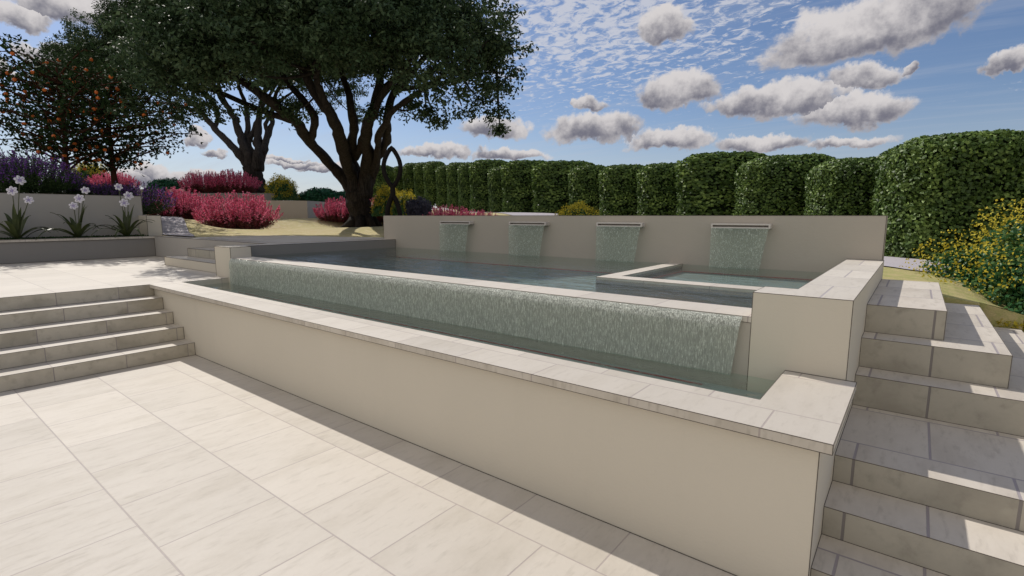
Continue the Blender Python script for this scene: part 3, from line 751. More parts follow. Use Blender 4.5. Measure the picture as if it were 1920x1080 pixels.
# ------------------------------------------------------------------ oaks
def oak(dep0=18., lat0=-5.25, ez=.46, sh=-4.2, ht=2.6, seed=5, xmin=-7.0):
    """crown leans by sh metres along the heading; ht = half depth of the crown"""
    root = empty('oak_tree')
    def lean(p, amt=None):
        t = min(1, max(0, (p.z-1.6)/2.6)); t = t*t*(3-2*t)
        y = p.y*min(1, ht/5.4 + (1-t)*.5) + sh*t
        g = (dep0+y)/dep0
        return Vector(((lat0+p.x)*g - lat0, y, (p.z-ez)*g + ez))
    k = 1 / 53.3
    def P(px, py, d=0.0): return Vector(((px-680)*k, d, (428-py)*k))
    m = MB()
    trunk = [P(680,436), P(680,427), P(678,414), P(676,395), P(674,378), P(672,362)]
    m.tube(smooth_path(trunk, 5), list(np.interp(np.linspace(0,1,26), [0,.15,.3,.5,.8,1], [.72,.52,.41,.39,.40,.42])), 18, rough=.22)
    for a in range(7):
        th = a*.9+.3; v = Vector((math.cos(th), math.sin(th), 0))
        m.tube([v*.25+Vector((0,0,.35)), v*.5+Vector((0,0,.1)), v*(.75+.15*(a%3))+Vector((0,0,-.08))], [.2,.15,.05], 8, rough=.2)
    limbs = [
        ([P(668,372), P(652,345,.1), P(625,312,.2), P(590,272,.1), P(562,235,-.1), P(520,198,-.4), P(462,160,-.6), P(400,130,-.9)], [.27,.22,.19,.175,.16,.14,.11,.06]),
        ([P(672,372), P(662,335,-.1), P(652,295,-.15), P(645,258,-.2), P(628,225,-.3), P(606,190,-.5), P(585,150,-.9), P(560,90,-1.2)], [.30,.24,.22,.20,.17,.14,.11,.05]),
        ([P(676,372,.2), P(672,330,.4), P(667,295,.6), P(672,250,.9), P(665,205,1.3), P(650,140,1.8)], [.26,.20,.16,.15,.13,.06]),
        ([P(684,370,-.1), P(690,325,-.1), P(694,280,.1), P(700,240,.3), P(716,190,.5), P(735,120,.7)], [.30,.24,.20,.18,.15,.06]),
        ([P(688,372,.15), P(700,335,.25), P(712,300,.3), P(730,262,.3), P(733,228,.4), P(752,180,.4), P(800,130,.3), P(850,90,.2)], [.26,.19,.16,.15,.13,.11,.08,.04]),
        ([P(672,300,.5), P(690,262,.2), P(706,225,-.3), P(745,170,-1.0), P(790,110,-1.6)], [.14,.12,.11,.09,.04]),
        ([P(590,272,.1), P(600,230,.5), P(560,170,1.2), P(520,110,1.9)], [.13,.12,.09,.04]),
        ([P(462,160,-.6), P(400,165,.2), P(340,150,.8), P(290,130,1.0)], [.10,.08,.06,.03]),
        ([P(562,235,-.1), P(500,215,1.0), P(430,185,1.8), P(360,170,2.4)], [.11,.09,.07,.03]),
        ([P(752,180,.4), P(800,175,1.0), P(870,160,1.2), P(930,150,1.2)], [.09,.07,.05,.03]),
        ([P(645,258,-.2), P(620,205,-1.2), P(610,150,-2.2), P(640,90,-3)], [.12,.1,.08,.03]),
        ([P(716,190,.5), P(760,150,1.6), P(800,100,2.6)], [.1,.08,.03]),
        ([P(698,330,0), P(712,292,-.35), P(718,255,-.5), P(748,215,-.8), P(790,185,-1.2), P(850,150,-1.8)], [.16,.12,.11,.09,.07,.03]),
    ]
    for pts, rr in limbs:
        sp = [lean(q) for q in smooth_path(pts, 5)]
        jit = [Vector((mnoise.noise(p*1.3)*.09, mnoise.noise(p*1.3+Vector((9,0,0)))*.09, 0)) * min(1, i/6) for i, p in enumerate(sp)]
        sp = [p + j for p, j in zip(sp, jit)]
        m.tube(sp, list(np.interp(np.linspace(0,1,len(sp)), np.linspace(0,1,len(rr)), rr) * .86), 12, rough=.25)
    # crown clumps
    xt = [-9.6,-9,-8,-7,-6,-4.5,-3,0,2,3.5,4.6,5.3,5.9]; zt = [5.3,6.3,7.0,7.6,8.6,9.2,9.6,9.7,9.2,8.5,7.7,6.3,5.2]
    zb = [4.6,4.3,4.1,4.0,3.95,4.0,4.25,4.5,4.3,4.1,4.0,4.2,4.7]
    cl = []; tries = 0; rnd = random.Random(seed)
    while len(cl) < 175 and tries < 20000:
        tries += 1
        x = rnd.uniform(xmin, 4.6); y = rnd.uniform(-5.4, 5.4)
        e = ((x+1.85)/7.9)**2 + (y/5.6)**2
        if e > 1: continue
        f = math.sqrt(1-e)
        top = np.interp(x, xt, zt); bot = np.interp(x, xt, zb) + .35
        mid = bot + .9; ztop = mid + (top-mid) * (.35 + .65*f)
        z = rnd.uniform(bot + .5, ztop - .7) if ztop - .7 > bot + .5 else bot + .6
        if rnd.random() < .5: z = max(z, ztop - rnd.uniform(.7, 1.3))
        r = rnd.uniform(.75, 1.25)
        if any((Vector((x,y,z))-c).length < .72 for c, _ in cl): continue
        cl.append((Vector((x,y,z)), r))
    for x, y, z, r in [(4.75,0,3.75,.42),(4.8,.1,3.35,.25),(4.7,-.3,4.6,.6),(4.9,0,5.2,.5),(2.6,.5,3.7,.5),(2.3,.3,3.95,.45),(1.9,0,4.0,.5),(4.5,.3,6.2,.6),(3.7,.2,7.3,.6),(.4,0,4.05,.4),(-2.4,.2,4.05,.55),(-2.0,-.4,4.0,.5),
                       (-8.9,0,5.4,.6),(-8.3,.2,6.2,.6),(-9.1,.2,4.7,.5),(3.5,-.2,4.1,.5),(4.1,.2,4.35,.6),(-3.6,.5,4.0,.6),(-5,0,3.9,.7),(-6.3,.6,3.8,.7),(-7.5,0,3.9,.7)]:
        cl.append((Vector((x,y,z)), r))
    C_ = []; Nn = []
    cl = [(lean(c), r*((dep0+sh)/dep0)) for c, r in cl if c.x > xmin - .9]
    # twigs from limbs to the clumps
    ends = [lean(pts[-j]) for pts, _ in limbs for j in (1, 2, 3)]
    for c, r in cl:
        q = min(ends, key=lambda e: (e-c).length); d = (q-c).length
        if d < 4.2: m.tube(smooth_path([q, q.lerp(c, .5) + Vector((0,0,-.18*d*.4)), c], 3), list(np.linspace(.045 if d > 1 else .03, .015, 7)), 5)
        ns = max(5, int(26 * r * r))
        for _ in range(ns):
            v = Vector((rnd.gauss(0,1), rnd.gauss(0,1), rnd.gauss(0,.75))).normalized()
            rr = r * rnd.uniform(.45, 1.08)
            s = c + Vector((v.x*rr, v.y*rr, v.z*rr*.72)); sr = rnd.uniform(.20, .36)
            nl = 50
            D = RNG.normal(size=(nl,3)); D /= np.linalg.norm(D, axis=1, keepdims=True)
            C_.append(np.array(s)[None] + D * sr * RNG.uniform(.3,1.1,(nl,1)) * np.array([1,1,.7]))
            Nn.append(D)
    m.build('trunk', BARK, root, smooth=True)
    leaves_mesh('crown', np.concatenate(C_), .112, .058, OAK, root, up=.7, nrm=np.concatenate(Nn)*.8, jitter=.7)
    return root
t1 = oak()
b = spot(680, 428, 18); t1.location = b; t1.rotation_euler = (0,0,YAW)
tag(t1, 'huge spreading oak with many dark limbs, nearest the pool', 'tree', 'spreading oaks')
b = spot(482, 364, 24); t2 = oak(24., -12., -1.05, 6.0, 2.4, 5, -8.4); t2.location = b; t2.rotation_euler = (0,0,YAW); tag(t2, 'second spreading oak farther back on the upper terrace behind pink shrubs', 'tree', 'spreading oaks')

# ------------------------------------------------------------------ orange trees
def orange_tree():
    root = empty('orange_tree'); rnd = random.Random(9)
    m = MB()
    m.tube(smooth_path([(0,0,-.1),(.02,0,.4),(-.02,.02,.9),(.02,0,1.6),(0,.02,2.6),(.02,0,3.4)], 4), list(np.linspace(.10,.022,21)), 10, rough=.12)
    C_ = []; tips = []
    for i in range(52):
        z0 = .62 + 2.5 * (i/52) ** .85; th = i*2.4 + rnd.uniform(-.3,.3)
        reach = 2.3 * math.sin(math.pi * min(1, max(.17, (z0-.1)/3.5))) ** .7 * rnd.uniform(.75, 1.1)
        if z0 < 1.0: reach *= .78
        d = Vector((math.cos(th), math.sin(th), 0))
        end = Vector((0,0,z0)) + d*reach + Vector((0,0,rnd.uniform(.25,.75)))
        mid = Vector((0,0,z0)) + d*reach*.5 + Vector((0,0,rnd.uniform(.15,.4)))
        pts = smooth_path([Vector((0,0,z0)), mid, end], 5)
        m.tube(pts, list(np.linspace(.034,.008,len(pts))), 5)
        for p in pts[3:]:
            for _ in range(2):
                v = Vector((rnd.gauss(0,1), rnd.gauss(0,1), rnd.gauss(.1,.8))).normalized() * rnd.uniform(.12,.42)
                tips.append(p+v)
                if rnd.random() < .3: m.tube([p, p+v*.5, p+v], [.008,.006,.004], 4)
    for t in tips:
        n = rnd.randint(4, 9)
        C_.append(np.array(t)[None] + RNG.normal(size=(n,3))*.085)
    m.build('trunk', BARK2, root, smooth=True)
    leaves_mesh('crown', np.concatenate(C_), .11, .062, ORANGE_L, root, up=.3)
    me = None
    rnd.shuffle(tips)
    for t in tips[:98]:
        if me is None:
            mb = MB(); rg = 8
            rows = [[(.047*math.sin(math.pi*j/6)*math.cos(2*math.pi*k/rg), .047*math.sin(math.pi*j/6)*math.sin(2*math.pi*k/rg), .045*math.cos(math.pi*j/6)) for k in range(rg)] for j in range(7)]
            for j in range(6):
                for k in range(rg):
                    k2 = (k+1)%rg; mb.face([rows[j][k],rows[j+1][k],rows[j+1][k2],rows[j][k2]], [(0,0)]*4)
            o = mb.build('fruit', FRUIT, root, smooth=True); me = o.data
        else:
            o = bpy.data.objects.new('fruit', me); COL.objects.link(o); o.parent = root
        o.location = t + Vector((rnd.uniform(-.05,.05), rnd.uniform(-.05,.05), -.08))
    return root
ot = orange_tree(); b = spot(217, 368, 15.2); ot.location = b; ot.rotation_euler = (0,0,.3)
tag(ot, 'small orange tree with dark leaves, right one of the pair above the planter wall', 'tree', 'orange trees')
b = spot(133, 364, 14.0); tag(copy_tree(ot, b, 2.1, .98), 'small orange tree left of the other, beside the purple sage', 'tree', 'orange trees')

# ------------------------------------------------------------------ spiky flowering shrubs
def spike_bush(name, nst, R, Hh, fm, gm, spike=.42, fl=.026, seed=1, dens=44, gsplit=.62, skirt=None, lift=.10):
    """bowl of arching stems, each ending in a slender upright flower spike"""
    root = empty(name); rnd = random.Random(seed); FC = []; GC = []; SC = []; m = MB()
    for i in range(nst):
        th = rnd.uniform(0, 2*math.pi); t = math.sqrt(rnd.random())
        d = Vector((math.cos(th), math.sin(th), 0))
        zt = Hh*(1-.50*t**2.4)*rnd.uniform(.74,1.10)
        root_tip = d * (R * .86 * t) + Vector((0,0,zt*(1-spike)))
        tip = d * (R * t) * rnd.uniform(.94,1.08) + Vector((0,0,zt + lift))
        base = d * (R*.22*t)
        mid = d * (R*.62*t) + Vector((0,0,zt*.30))
        pts = smooth_path([base, mid, root_tip, tip], 4); n = len(pts)
        m.tube(pts[::3], [.006]*len(pts[::3]), 3)
        A = np.array([tuple(p) for p in pts])
        def along(s): 
            idx = s*(n-1); i0 = np.clip(idx.astype(int), 0, n-2); fr = (idx-i0)[:,None]; return A[i0]*(1-fr)+A[i0+1]*fr
        s = RNG.uniform(.66, 1.0, dens)
        wd = ((1.02-s)[:,None]/.36*.020+.008)
        FC.append(along(s) + RNG.normal(size=(dens,3))*wd)
        g = 34; s = RNG.uniform(.15, gsplit, g)
        GC.append(along(s) + RNG.normal(size=(g,3))*.055)
        if skirt is not None and t > .55:
            s = RNG.uniform(.25, .60, 22); SC.append(along(s) + RNG.normal(size=(22,3))*.04 + np.array([0,0,-.04]))
    m.build('stems', gm, root)
    leaves_mesh('foliage', np.concatenate(GC), .07, .026, gm, root, up=.3)
    if skirt is not None: leaves_mesh('dry_skirt', np.concatenate(SC), .06, .02, skirt, root, up=.3)
    leaves_mesh('flowers', np.concatenate(FC), fl*1.3, fl, fm, root, up=.2)
    return root
pk = spike_bush('pink_shrub', 250, 1.24, 1.06, PINK, PINKG, seed=3, fl=.032, dens=46, skirt=PINKB)
PK = [(450,433,15.8,1.0,'large rounded shrub of crimson pink spikes, nearest and lowest, centre of the dry lawn'),
      (338,416,17.5,.98,'rounded pink flower shrub just left of the nearest one, by the path'),
      (385,364,21.8,.80,'dusky pink shrub on the grey upper wall, left of the pair there'),
      (440,364,22.0,.86,'dusky pink shrub beside the second oak trunk on the upper wall'),
      (216,362,20.5,.72,'small pink shrub seen behind the right orange tree trunk'),
      (640,418,19.2,.80,'pink flower shrub on the left of the big oak trunk'),
      (715,416,19.2,.80,'pink flower shrub on the right of the big oak trunk'),
      (845,438,13.0,.60,'pink shrub whose tips show above the wall over the farthest spout'),
      (900,442,13.2,.55,'pink shrub tips above the wall between the two left spouts')]
for i, (px, py, dep, s, lab) in enumerate(PK):
    b = spot(px, py, dep)
    if i == 0: o = pk; o.location = b
    else: o = copy_tree(pk, b, i*1.3, s)
    tag(o, lab, 'shrub', 'pink flowering shrubs')
sg = spike_bush('purple_sage', 190, 1.25, 1.0, PURPLE, PURPB, seed=8, fl=.036, spike=.34, dens=20, gsplit=.92, lift=.16)
PS = [(62,362,12.2,.80,'big purple sage behind the tall planter wall, left of the first orange tree'),
      (0,362,12.6,.85,'purple sage at the left edge of the photo behind the planter wall'),
      (130,372,13.5,.50,'short purple sage at the foot of the left orange tree trunk'),
      (205,382,14.5,.52,'low purple sage below the right orange tree, behind the wall'),
      (262,402,15.5,.80,'purple sage with grey green leaves past the end of the tall wall'),
      (318,405,19.0,.78,'purple sage tips between the wall end and the pink shrubs')]
for i, (px, py, dep, s, lab) in enumerate(PS):
    b = spot(px, py, dep)
    if i == 0: o = sg; o.location = b; o.scale = (s,)*3
    else: o = copy_tree(sg, b, i*1.7, s)
    tag(o, lab, 'shrub', 'purple sage shrubs')
gl = spike_bush('lavender_shrub', 110, .42, .50, GREYLAV, GREYLAV, seed=12, fl=.03)
gl.location = spot(785, 408, 15); tag(gl, 'small grey lavender clump right of the bronze sculpture', 'shrub')

# ------------------------------------------------------------------ round shrubs
def round_bush(name, R, Hh, n, lm, leaf, fm=None, nf=0, seed=1, top_only=True, ragged=.12):
    root = empty(name); rnd = np.random.default_rng(seed)
    D = rnd.normal(size=(n,3)); D /= np.linalg.norm(D, axis=1, keepdims=True); D[:,2] = np.abs(D[:,2])*1.0 - .12
    nz = np.array([mnoise.noise(Vector(d)*2.3+Vector((seed,0,0)))*.20 + mnoise.noise(Vector(d)*6+Vector((seed,0,0)))*.12 for d in D])
    rr = (1 + nz) * rnd.uniform(.72, 1.03, n)
    P = D * rr[:,None] * np.array([R, R, Hh]); P[:,2] += .12*Hh
    leaves_mesh('foliage', P, leaf*1.3, leaf*.75, lm, root, up=.3, nrm=D, jitter=.8)
    if fm:
        F = rnd.normal(size=(nf*3,3)); F /= np.linalg.norm(F, axis=1, keepdims=True); F[:,2] = np.abs(F[:,2])
        gate = np.array([mnoise.noise(Vector(d)*3.1+Vector((0,seed,0))) for d in F]) + (F[:,2]*.5 if top_only else .1) + rnd.uniform(-.2,.2,len(F))
        F = F[gate > .15][:nf]
        nz = np.array([mnoise.noise(Vector(d)*2.3+Vector((seed,0,0)))*.20 + mnoise.noise(Vector(d)*6+Vector((seed,0,0)))*.12 for d in F])
        P = F * ((.98+nz) * rnd.uniform(.93, 1.03+ragged, len(F)))[:,None] * np.array([R,R,Hh]); P[:,2] += .12*Hh
        leaves_mesh('flowers', P, leaf*.8, leaf*.55, fm, root, up=.4)
    m = MB()
    for k in range(7):
        th = k*.9; m.tube([(0,0,-.05),(math.cos(th)*R*.25,math.sin(th)*R*.25,Hh*.4),(math.cos(th)*R*.55,math.sin(th)*R*.55,Hh*.75)], [.03,.02,.01], 5)
    m.build('stems', BARK, root)
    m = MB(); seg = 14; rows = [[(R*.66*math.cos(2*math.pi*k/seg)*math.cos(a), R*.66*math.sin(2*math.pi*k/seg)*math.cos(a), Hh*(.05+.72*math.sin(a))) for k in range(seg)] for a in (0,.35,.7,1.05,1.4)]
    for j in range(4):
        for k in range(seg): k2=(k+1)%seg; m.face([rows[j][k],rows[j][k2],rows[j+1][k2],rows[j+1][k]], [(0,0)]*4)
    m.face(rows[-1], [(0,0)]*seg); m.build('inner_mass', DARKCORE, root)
    return root
def scaled(px, pb, pt, wpx, dep): return spot(px, pb, dep), wpx/2*dep/FPX, (pb-pt)*dep/FPX
gb = round_bush('green_shrub', 1.0, .75, 5200, DKGREEN, .075, seed=4)
GB = [(315,364,333,74,22.5,'small dark green mound on the far left terrace wall'),
      (603,379,351,92,23.0,'flat emerald mound on the beige wall left of the big oak'),
      (655,379,357,80,24.0,'emerald mound half hidden behind the big oak trunk'),
      (500,372,348,40,24.5,'emerald mound right of the second oak trunk')]
for i, (px, pb, pt, w, dep, lab) in enumerate(GB):
    b, rx, hh = scaled(px, pb, pt, w, dep); sc = (rx/1.05, rx/1.05, hh/.85)
    if i == 0: o = gb; o.location = b; o.scale = sc
    else: o = copy_tree(gb, b, i*1.1, sc)
    tag(o, lab, 'shrub', 'emerald green shrubs')
yb = round_bush('yellow_shrub', 1.0, .95, 6500, YGREEN, .075, YELLOW, 2600, seed=6)
YB = [(172,356,306,70,21.0,'yellow topped round shrub between the orange tree trunks'),
      (529,376,332,62,21.6,'yellow green round shrub on the beige wall right of the second oak'),
      (728,405,352,64,17.5,'yellow topped shrub behind the trunk of the big oak, left of the sculpture'),
      (762,408,362,56,17.0,'blue green shrub with yellow tips behind the bronze sculpture'),
      (1082,440,384,100,11.5,'yellow flowering tops above the wall between the two middle spouts')]
for i, (px, pb, pt, w, dep, lab) in enumerate(YB):
    b, rx, hh = scaled(px, pb, pt, w, dep); sc = (rx/1.1, rx/1.1, hh/1.12)
    if i == 0: o = yb; o.location = b; o.scale = sc
    else: o = copy_tree(yb, b, i*1.1, sc)
    tag(o, lab, 'shrub', 'yellow flowering shrubs')
b = Vector((1.12, 7.85, .40))
bb_ = round_bush('flowering_shrub', 1.08, 1.14, 36000, BUSHG, .040, YELLOW, 3600, seed=21, top_only=True, ragged=.12)
bb_.location = b; tag(bb_, 'large yellow flowering shrub beside the right stairs at the photo edge', 'shrub')
# low clipped yellow-green plant at the stair foot
lp = empty('low_groundcover_plant', (0,0,0)); lp.location = (.78, 6.78, .62); tag(lp, 'flat bright yellow green leafy plant beside the top of the right stairs', 'plant')
Pp = RNG.uniform(-1,1,(2600,3)) * np.array([.40,.26,.035]); Pp = Pp[(Pp[:,0]/.40)**2+(Pp[:,1]/.26)**2 < 1]
leaves_mesh('foliage', Pp + np.array([0,0,.05]), .05, .025, YELLOW, lp, up=1.5)
leaves_mesh('stems', Pp[:700] * .9 + np.array([0,0,.0]), .05, .02, YGREEN, lp, up=.5)

# ------------------------------------------------------------------ agapanthus in the planter
def flower_head(mb_w, mb_l, c, r, face):
    """umbel seen as six rounded white lobes with lilac centres"""
    f = face.normalized(); a = f.cross(Vector((0,0,1))).normalized(); b = a.cross(f)
    for k in range(6):
        th = 2*math.pi*k/6 + .3; d = a*math.cos(th)+b*math.sin(th); pc = c + d*r*.62 + f*.01
        side = f.cross(d)
        for s_, t_, mm, sc in ((0,0,mb_w,.42),):
            ring = [pc + (d*math.cos(2*math.pi*q/10)*.95 + side*math.sin(2*math.pi*q/10)*.8)*r*sc for q in range(10)]
            ctr = pc + f*r*.16
            bk = pc - f*r*.10
            for q in range(10):
                mm.face([ring[q], ring[(q+1)%10], ctr], [(0,0)]*3); mm.face([ring[(q+1)%10], ring[q], bk], [(0,0)]*3)
        mb_l.tube([c, c + d*r*.5 + f*.02], [r*.09, r*.05], 5)
        mb_l.tube([c + d*r*.5+f*.03, c + d*r*.66 + f*r*.2], [r*.07, r*.05], 5)
    mb_l.tube([c - f*.02, c + f*r*.22], [r*.16, r*.10], 7)
def agapanthus(base, heads, label, seed):
    root = empty('agapanthus', base); rnd = random.Random(seed); tag(root, label, 'plant', 'agapanthus plants in the planter')
    inv = lambda p: Vector(p) - Vector(base)
    for i in range(15):
        th = i*2.4+seed; lean = .12 + .88*(i % 5)/4; L = rnd.uniform(.95,1.22)
        d = Vector((math.cos(th), math.sin(th), 0)); m = MB(); pts = []
        for k in range(9):
            t = k/8; out = L*(.10+.68*lean)*t**1.1; zz = L*(t*(.78-.25*lean) - (.42*lean+.10)*t**2.8)
            pts.append(d*out + Vector((0,0,max(.01,zz)+.0)))
        side = d.cross(Vector((0,0,1))).normalized()
        for k in range(8):
            w0 = .044*math.sin(math.pi*min(.97,max(.28,k/8*.8+.2)))*1.0; w1 = .044*math.sin(math.pi*min(.985,max(.28,(k+1)/8*.8+.2)))
            g = Vector((0,0,.010))
            m.face([pts[k]-side*w0+g, pts[k], pts[k+1], pts[k+1]-side*w1+g], [(0,0)]*4); m.face([pts[k], pts[k]+side*w0+g, pts[k+1]+side*w1+g, pts[k+1]], [(0,0)]*4)
        m.build('leaf', AGA, root)
    for px, py in heads:
        dep = (Vector(base) - CO).dot(FWH) + rnd.uniform(-.12, .12)
        c = inv(spot(px, py, dep)); m = MB()
        m.tube(smooth_path([(c.x*.1,c.y*.1,0), (c.x*.45,c.y*.45,c.z*.5), c], 5), [.008]*11, 6); stem = m.build('flower_stem', STEMG, root)
        w = MB(); l = MB(); flower_head(w, l, c, .095 if px % 2 else .08, (CO - Vector(base)).normalized() + Vector((rnd.uniform(-.3,.3), rnd.uniform(-.3,.3), .15)))
        h = w.build('flower_head', WHITEP, stem); l.build('flower_centre', LILAC, stem)
def pb(y): return (-13.88, y, 1.19)
agapanthus(pb(1.93), [(37,338),(23,358),(54,375)], 'agapanthus with three white flower heads, leftmost in the planter', 1)
agapanthus(pb(2.86), [(160,357),(149,372.5),(138,386)], 'agapanthus with three white flower heads, middle of the planter', 2)
agapanthus(pb(3.72), [(222,350.5),(241,367),(233,380.5)], 'agapanthus with three white flower heads, nearest the planter end', 3)
Pp = np.stack([RNG.uniform(-14.4,-13.72,5200), RNG.uniform(-2,4.1,5200), RNG.uniform(1.19,1.235,5200)],1)
o = leaves_mesh('groundcover', Pp, .05, .022, GCOVER, None, up=.8); tag(o, 'low green ground cover filling the planter soil', 'ground cover', kind='stuff')

# ------------------------------------------------------------------ bronze sculpture
sc = empty('bronze_sculpture', spot(738, 404, 11.2)); sc.location.z = 1.12; sc.rotation_euler = (0,0,YAW)
tag(sc, 'dark bronze sculpture of pointed oval loops standing behind the wall beside the big oak', 'sculpture')
kk = 11.2/960
def zz(py): return spot(738, py, 11.2).z - 1.12
def loop(zb_, zt_, hw, r):
    pts = []; n = 22; hh = (zt_-zb_)/2; zc = (zt_+zb_)/2
    for i in range(n+1):
        t = -1+2*i/n; pts.append(Vector((-hw*(math.cos(t*math.pi/2))**.85 if abs(t)<1 else 0, 0, zc+hh*t)))
    for i in range(1, n):
        t = 1-2*i/n; pts.append(Vector((hw*(math.cos(t*math.pi/2))**.85, 0, zc+hh*t)))
    m = MB(); m.tube(pts, [r]*len(pts), 10, closed=True, rough=.05); return m
loop(zz(351), zz(277), 15.5*kk, .048).build('upper_loop', BRONZE, sc, smooth=True)
loop(.06, zz(366), 12*kk, .052).build('lower_loop', BRONZE, sc, smooth=True)
m = MB(); m.tube([(0,0,zz(370)),(0,0,zz(347))], [.058,.052], 10); m.build('neck', BRONZE, sc)
m = MB(); m.box(-.2,.2,-.15,.15,-.12,.05); m.build('plinth', PLASTER_D, sc)

# ------------------------------------------------------------------ sun and sky
LD = Vector((1.0, -.226, -1.0)).normalized()
SUN = bpy.data.lights.new('sun', 'SUN'); SUN.energy = 3.4; SUN.angle = rad(.6); SUN.color = (1.0, .945, .86)
so = bpy.data.objects.new('sun', SUN); COL.objects.link(so); so.rotation_euler = LD.to_track_quat('-Z', 'Y').to_euler(); so.location = (-20, 5, 20)
w = bpy.data.worlds.new('World'); S.world = w; w.use_nodes = True
nt = w.node_tree; nt.nodes.clear()
out = nt.nodes.new('ShaderNodeOutputWorld'); bg = nt.nodes.new('ShaderNodeBackground'); nt.links.new(bg.outputs[0], out.inputs[0])
sky = nt.nodes.new('ShaderNodeTexSky'); sky.sky_type = 'NISHITA'; sky.sun_disc = False
sd = -LD; sky.sun_elevation = math.asin(sd.z); sky.sun_rotation = math.atan2(sd.x, sd.y)
sky.air_density = 1.0; sky.dust_density = .6; sky.ozone_density = 1.6
STR = .115
bg.inputs[1].default_value = STR
tcn = N(nt, 'ShaderNodeTexCoord').outputs['Generated']
sep = N(nt, 'ShaderNodeSeparateXYZ'); nt.links.new(tcn, sep.inputs[0])
az = mathn(nt, 'ARCTAN2', sep.outputs[0], sep.outputs[1])      # 0 = +Y, positive to +X
elv = mathn(nt, 'ARCSINE', sep.outputs[2])
# gentle displacement of coordinates by noise
na = noise(nt, tcn, 14, 6, .62); nb = noise(nt, tcn, 46, 4, .6)
sa = N(nt, 'ShaderNodeSeparateColor'); nt.links.new(na.outputs['Color'], sa.inputs[0])
az2 = mathn(nt, 'ADD', az, mathn(nt, 'MULTIPLY_ADD', sa.outputs[0], .10, -.05))
el2 = mathn(nt, 'ADD', elv, mathn(nt, 'MULTIPLY_ADD', sa.outputs[1], .07, -.035))
CL = [(1650,50,215,62,-.16),(1250,55,46,30,0),(1268,178,74,36,-.1),(1620,150,82,30,-.05),(1440,196,125,34,0),(1600,212,112,36,0),(1110,248,84,32,0),(930,246,66,28,0),(1245,268,78,24,0),(1420,274,86,20,0),
      (1592,268,78,13,-.06),(1895,118,48,24,-.1),(1102,198,24,16,0),(815,285,64,17,0),(960,292,66,13,0),(150,22,150,50,.1),(20,30,70,30,0),(105,108,55,24,0),(5,140,45,18,0),(372,256,20,18,0),(415,284,28,9,0),(560,309,64,9,0),(540,298,50,6,0),
      (320,338,75,20,0),(380,330,50,14,0),(620,318,60,10,0),(1720,122,18,14,-.3),(230,345,60,22,0)]
Dn = None; Vn = None
for px, py, a, b_, sl in CL:
    d = (FW*FPX + RT*(px-960) + UP*(540-py)).normalized()
    A0 = math.atan2(d.x, d.y); E0 = math.asin(d.z)
    rr = math.hypot(px-960, FPX)
    sc_ = FPX / (rr*rr) * 1.0; ha = a*sc_*1.0; hb = b_ / rr * .98
    du = mathn(nt, 'SUBTRACT', az2, A0); dv = mathn(nt, 'SUBTRACT', el2, E0)
    if sl: dv = mathn(nt, 'MULTIPLY_ADD', du, sl * b_ / b_, dv)
    u = mathn(nt, 'DIVIDE', du, ha); v = mathn(nt, 'DIVIDE', dv, hb)
    vneg = mathn(nt, 'MULTIPLY', mathn(nt, 'MINIMUM', v, 0), .5)
    vv = mathn(nt, 'ADD', v, vneg)
    D_ = mathn(nt, 'SUBTRACT', 1.0, mathn(nt, 'ADD', mathn(nt, 'MULTIPLY', u, u), mathn(nt, 'MULTIPLY', vv, vv)))
    D_ = mathn(nt, 'MAXIMUM', D_, -2.0)
    if Dn is None: Dn, Vn = D_, v
    else:
        gt = mathn(nt, 'GREATER_THAN', D_, Dn)
        Vn = mathn(nt, 'ADD', mathn(nt, 'MULTIPLY', v, gt), mathn(nt, 'MULTIPLY', Vn, mathn(nt, 'SUBTRACT', 1.0, gt)))
        Dn = mathn(nt, 'MAXIMUM', D_, Dn)
fine = mathn(nt, 'MULTIPLY_ADD', nb.outputs[0], 1.5, -.75)
alpha = ramp(nt, mathn(nt, 'ADD', Dn, fine), -.36, .30)
shade = ramp(nt, mathn(nt, 'ADD', mathn(nt, 'MULTIPLY', Vn, 1.0), mathn(nt, 'MULTIPLY_ADD', sa.outputs[2], 2.6, mathn(nt, 'MULTIPLY_ADD', nb.outputs[0], 1.2, -1.95))), -.75, .75)
K = 1 / STR
def k_(c): return tuple(x * K for x in c)
ccol = mixc(nt, shade, k_((.17, .17, .215)), k_((.66, .63, .63)))
rim = ramp(nt, Dn, .0, .55, 1, 0)
ccol = mixc(nt, mathn(nt, 'MULTIPLY', rim, .35), ccol, k_((.70, .67, .67)))
# high mottled cloud field, projected on a flat layer
den = mathn(nt, 'ADD', mathn(nt, 'MAXIMUM', sep.outputs[2], 0.0), .10)
pu = mathn(nt, 'DIVIDE', sep.outputs[0], den); pv = mathn(nt, 'DIVIDE', sep.outputs[1], den)
pc = N(nt, 'ShaderNodeCombineXYZ'); nt.links.new(pu, pc.inputs[0]); nt.links.new(pv, pc.inputs[1])
pr = mapping(nt, pc.outputs[0], sc=(1.0, 1.25, 1), rot=(0, 0, .5))
f1 = noise(nt, pr, 15.0, 7, .66, .5).outputs[0]
f0 = noise(nt, mapping(nt, pc.outputs[0], loc=(3.1, 1.4, 0)), .9, 3, .5).outputs[0]
dA = mathn(nt, 'SUBTRACT', az, math.atan2(*(lambda d: (d.x, d.y))((FW*FPX + RT*(1090-960) + UP*(540-60)).normalized())))
mA = mathn(nt, 'SUBTRACT', 1.0, mathn(nt, 'POWER', mathn(nt, 'ABSOLUTE', mathn(nt, 'DIVIDE', dA, .52)), 2.0))
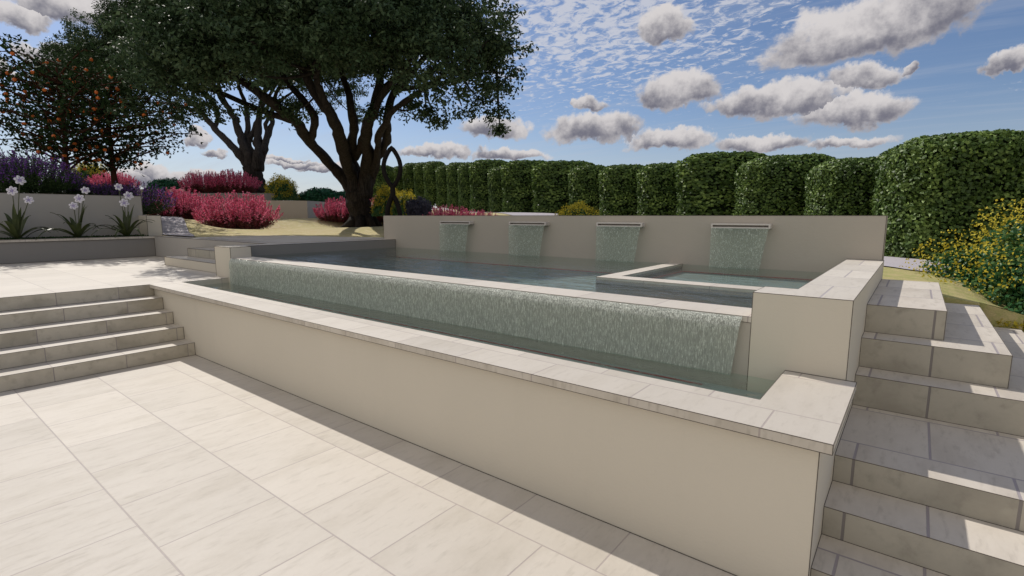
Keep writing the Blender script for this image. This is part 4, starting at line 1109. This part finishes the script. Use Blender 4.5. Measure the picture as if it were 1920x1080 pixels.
mE = ramp(nt, elv, .10, .34)
mask = mathn(nt, 'MULTIPLY', mathn(nt, 'MAXIMUM', mA, 0), mE)
mask = mathn(nt, 'MAXIMUM', mask, ramp(nt, f0, .58, .72, 0, .6))
thr = mathn(nt, 'MULTIPLY_ADD', mask, -.24, .66)
alto = mathn(nt, 'MULTIPLY', ramp(nt, mathn(nt, 'SUBTRACT', f1, thr), -.03, .13), mathn(nt, 'MINIMUM', mathn(nt, 'MULTIPLY', mask, 1.8), .72))
wisp = noise(nt, mapping(nt, pc.outputs[0], sc=(.5, 3.0, 1), rot=(0, 0, -.3)), 2.0, 5, .6, .6).outputs[0]
veil = mathn(nt, 'MULTIPLY', ramp(nt, wisp, .45, .75), .22)
skyc = mixc(nt, 1.0, sky.outputs[0], (.62, .655, .76), 'MULTIPLY')
hor = ramp(nt, elv, .0, .20, .50, 0)
c = mixc(nt, hor, skyc, k_((.52, .56, .64)))
c = mixc(nt, veil, c, k_((.50, .53, .60)))
c = mixc(nt, alto, c, k_((.66, .66, .70)))
c = mixc(nt, alpha, c, ccol)
# broad unseen cloud bank added behind the camera to brighten the shaded walls
bk = ramp(nt, mathn(nt, 'ADD', mathn(nt, 'MULTIPLY', sep.outputs[1], -1.0), mathn(nt, 'MULTIPLY', sep.outputs[0], .25)), -.05, .35)
nbk = noise(nt, tcn, 2.6, 6, .6, .3).outputs[0]
bk = mathn(nt, 'MULTIPLY', mathn(nt, 'MULTIPLY', bk, ramp(nt, nbk, .36, .52)), ramp(nt, elv, .0, .06))
c = mixc(nt, bk, c, k_((.74, .70, .64)))
nt.links.new(c, bg.inputs[0])
w.cycles.sampling_method = 'MANUAL'; w.cycles.sample_map_resolution = 1024

S.view_settings.view_transform = 'Standard'; S.view_settings.look = 'None'; S.view_settings.exposure = 0.0; S.view_settings.gamma = 1.0
S.render.engine = 'CYCLES'
S.cycles.max_bounces = 6; S.cycles.transparent_max_bounces = 12; S.cycles.caustics_reflective = False; S.cycles.caustics_refractive = False
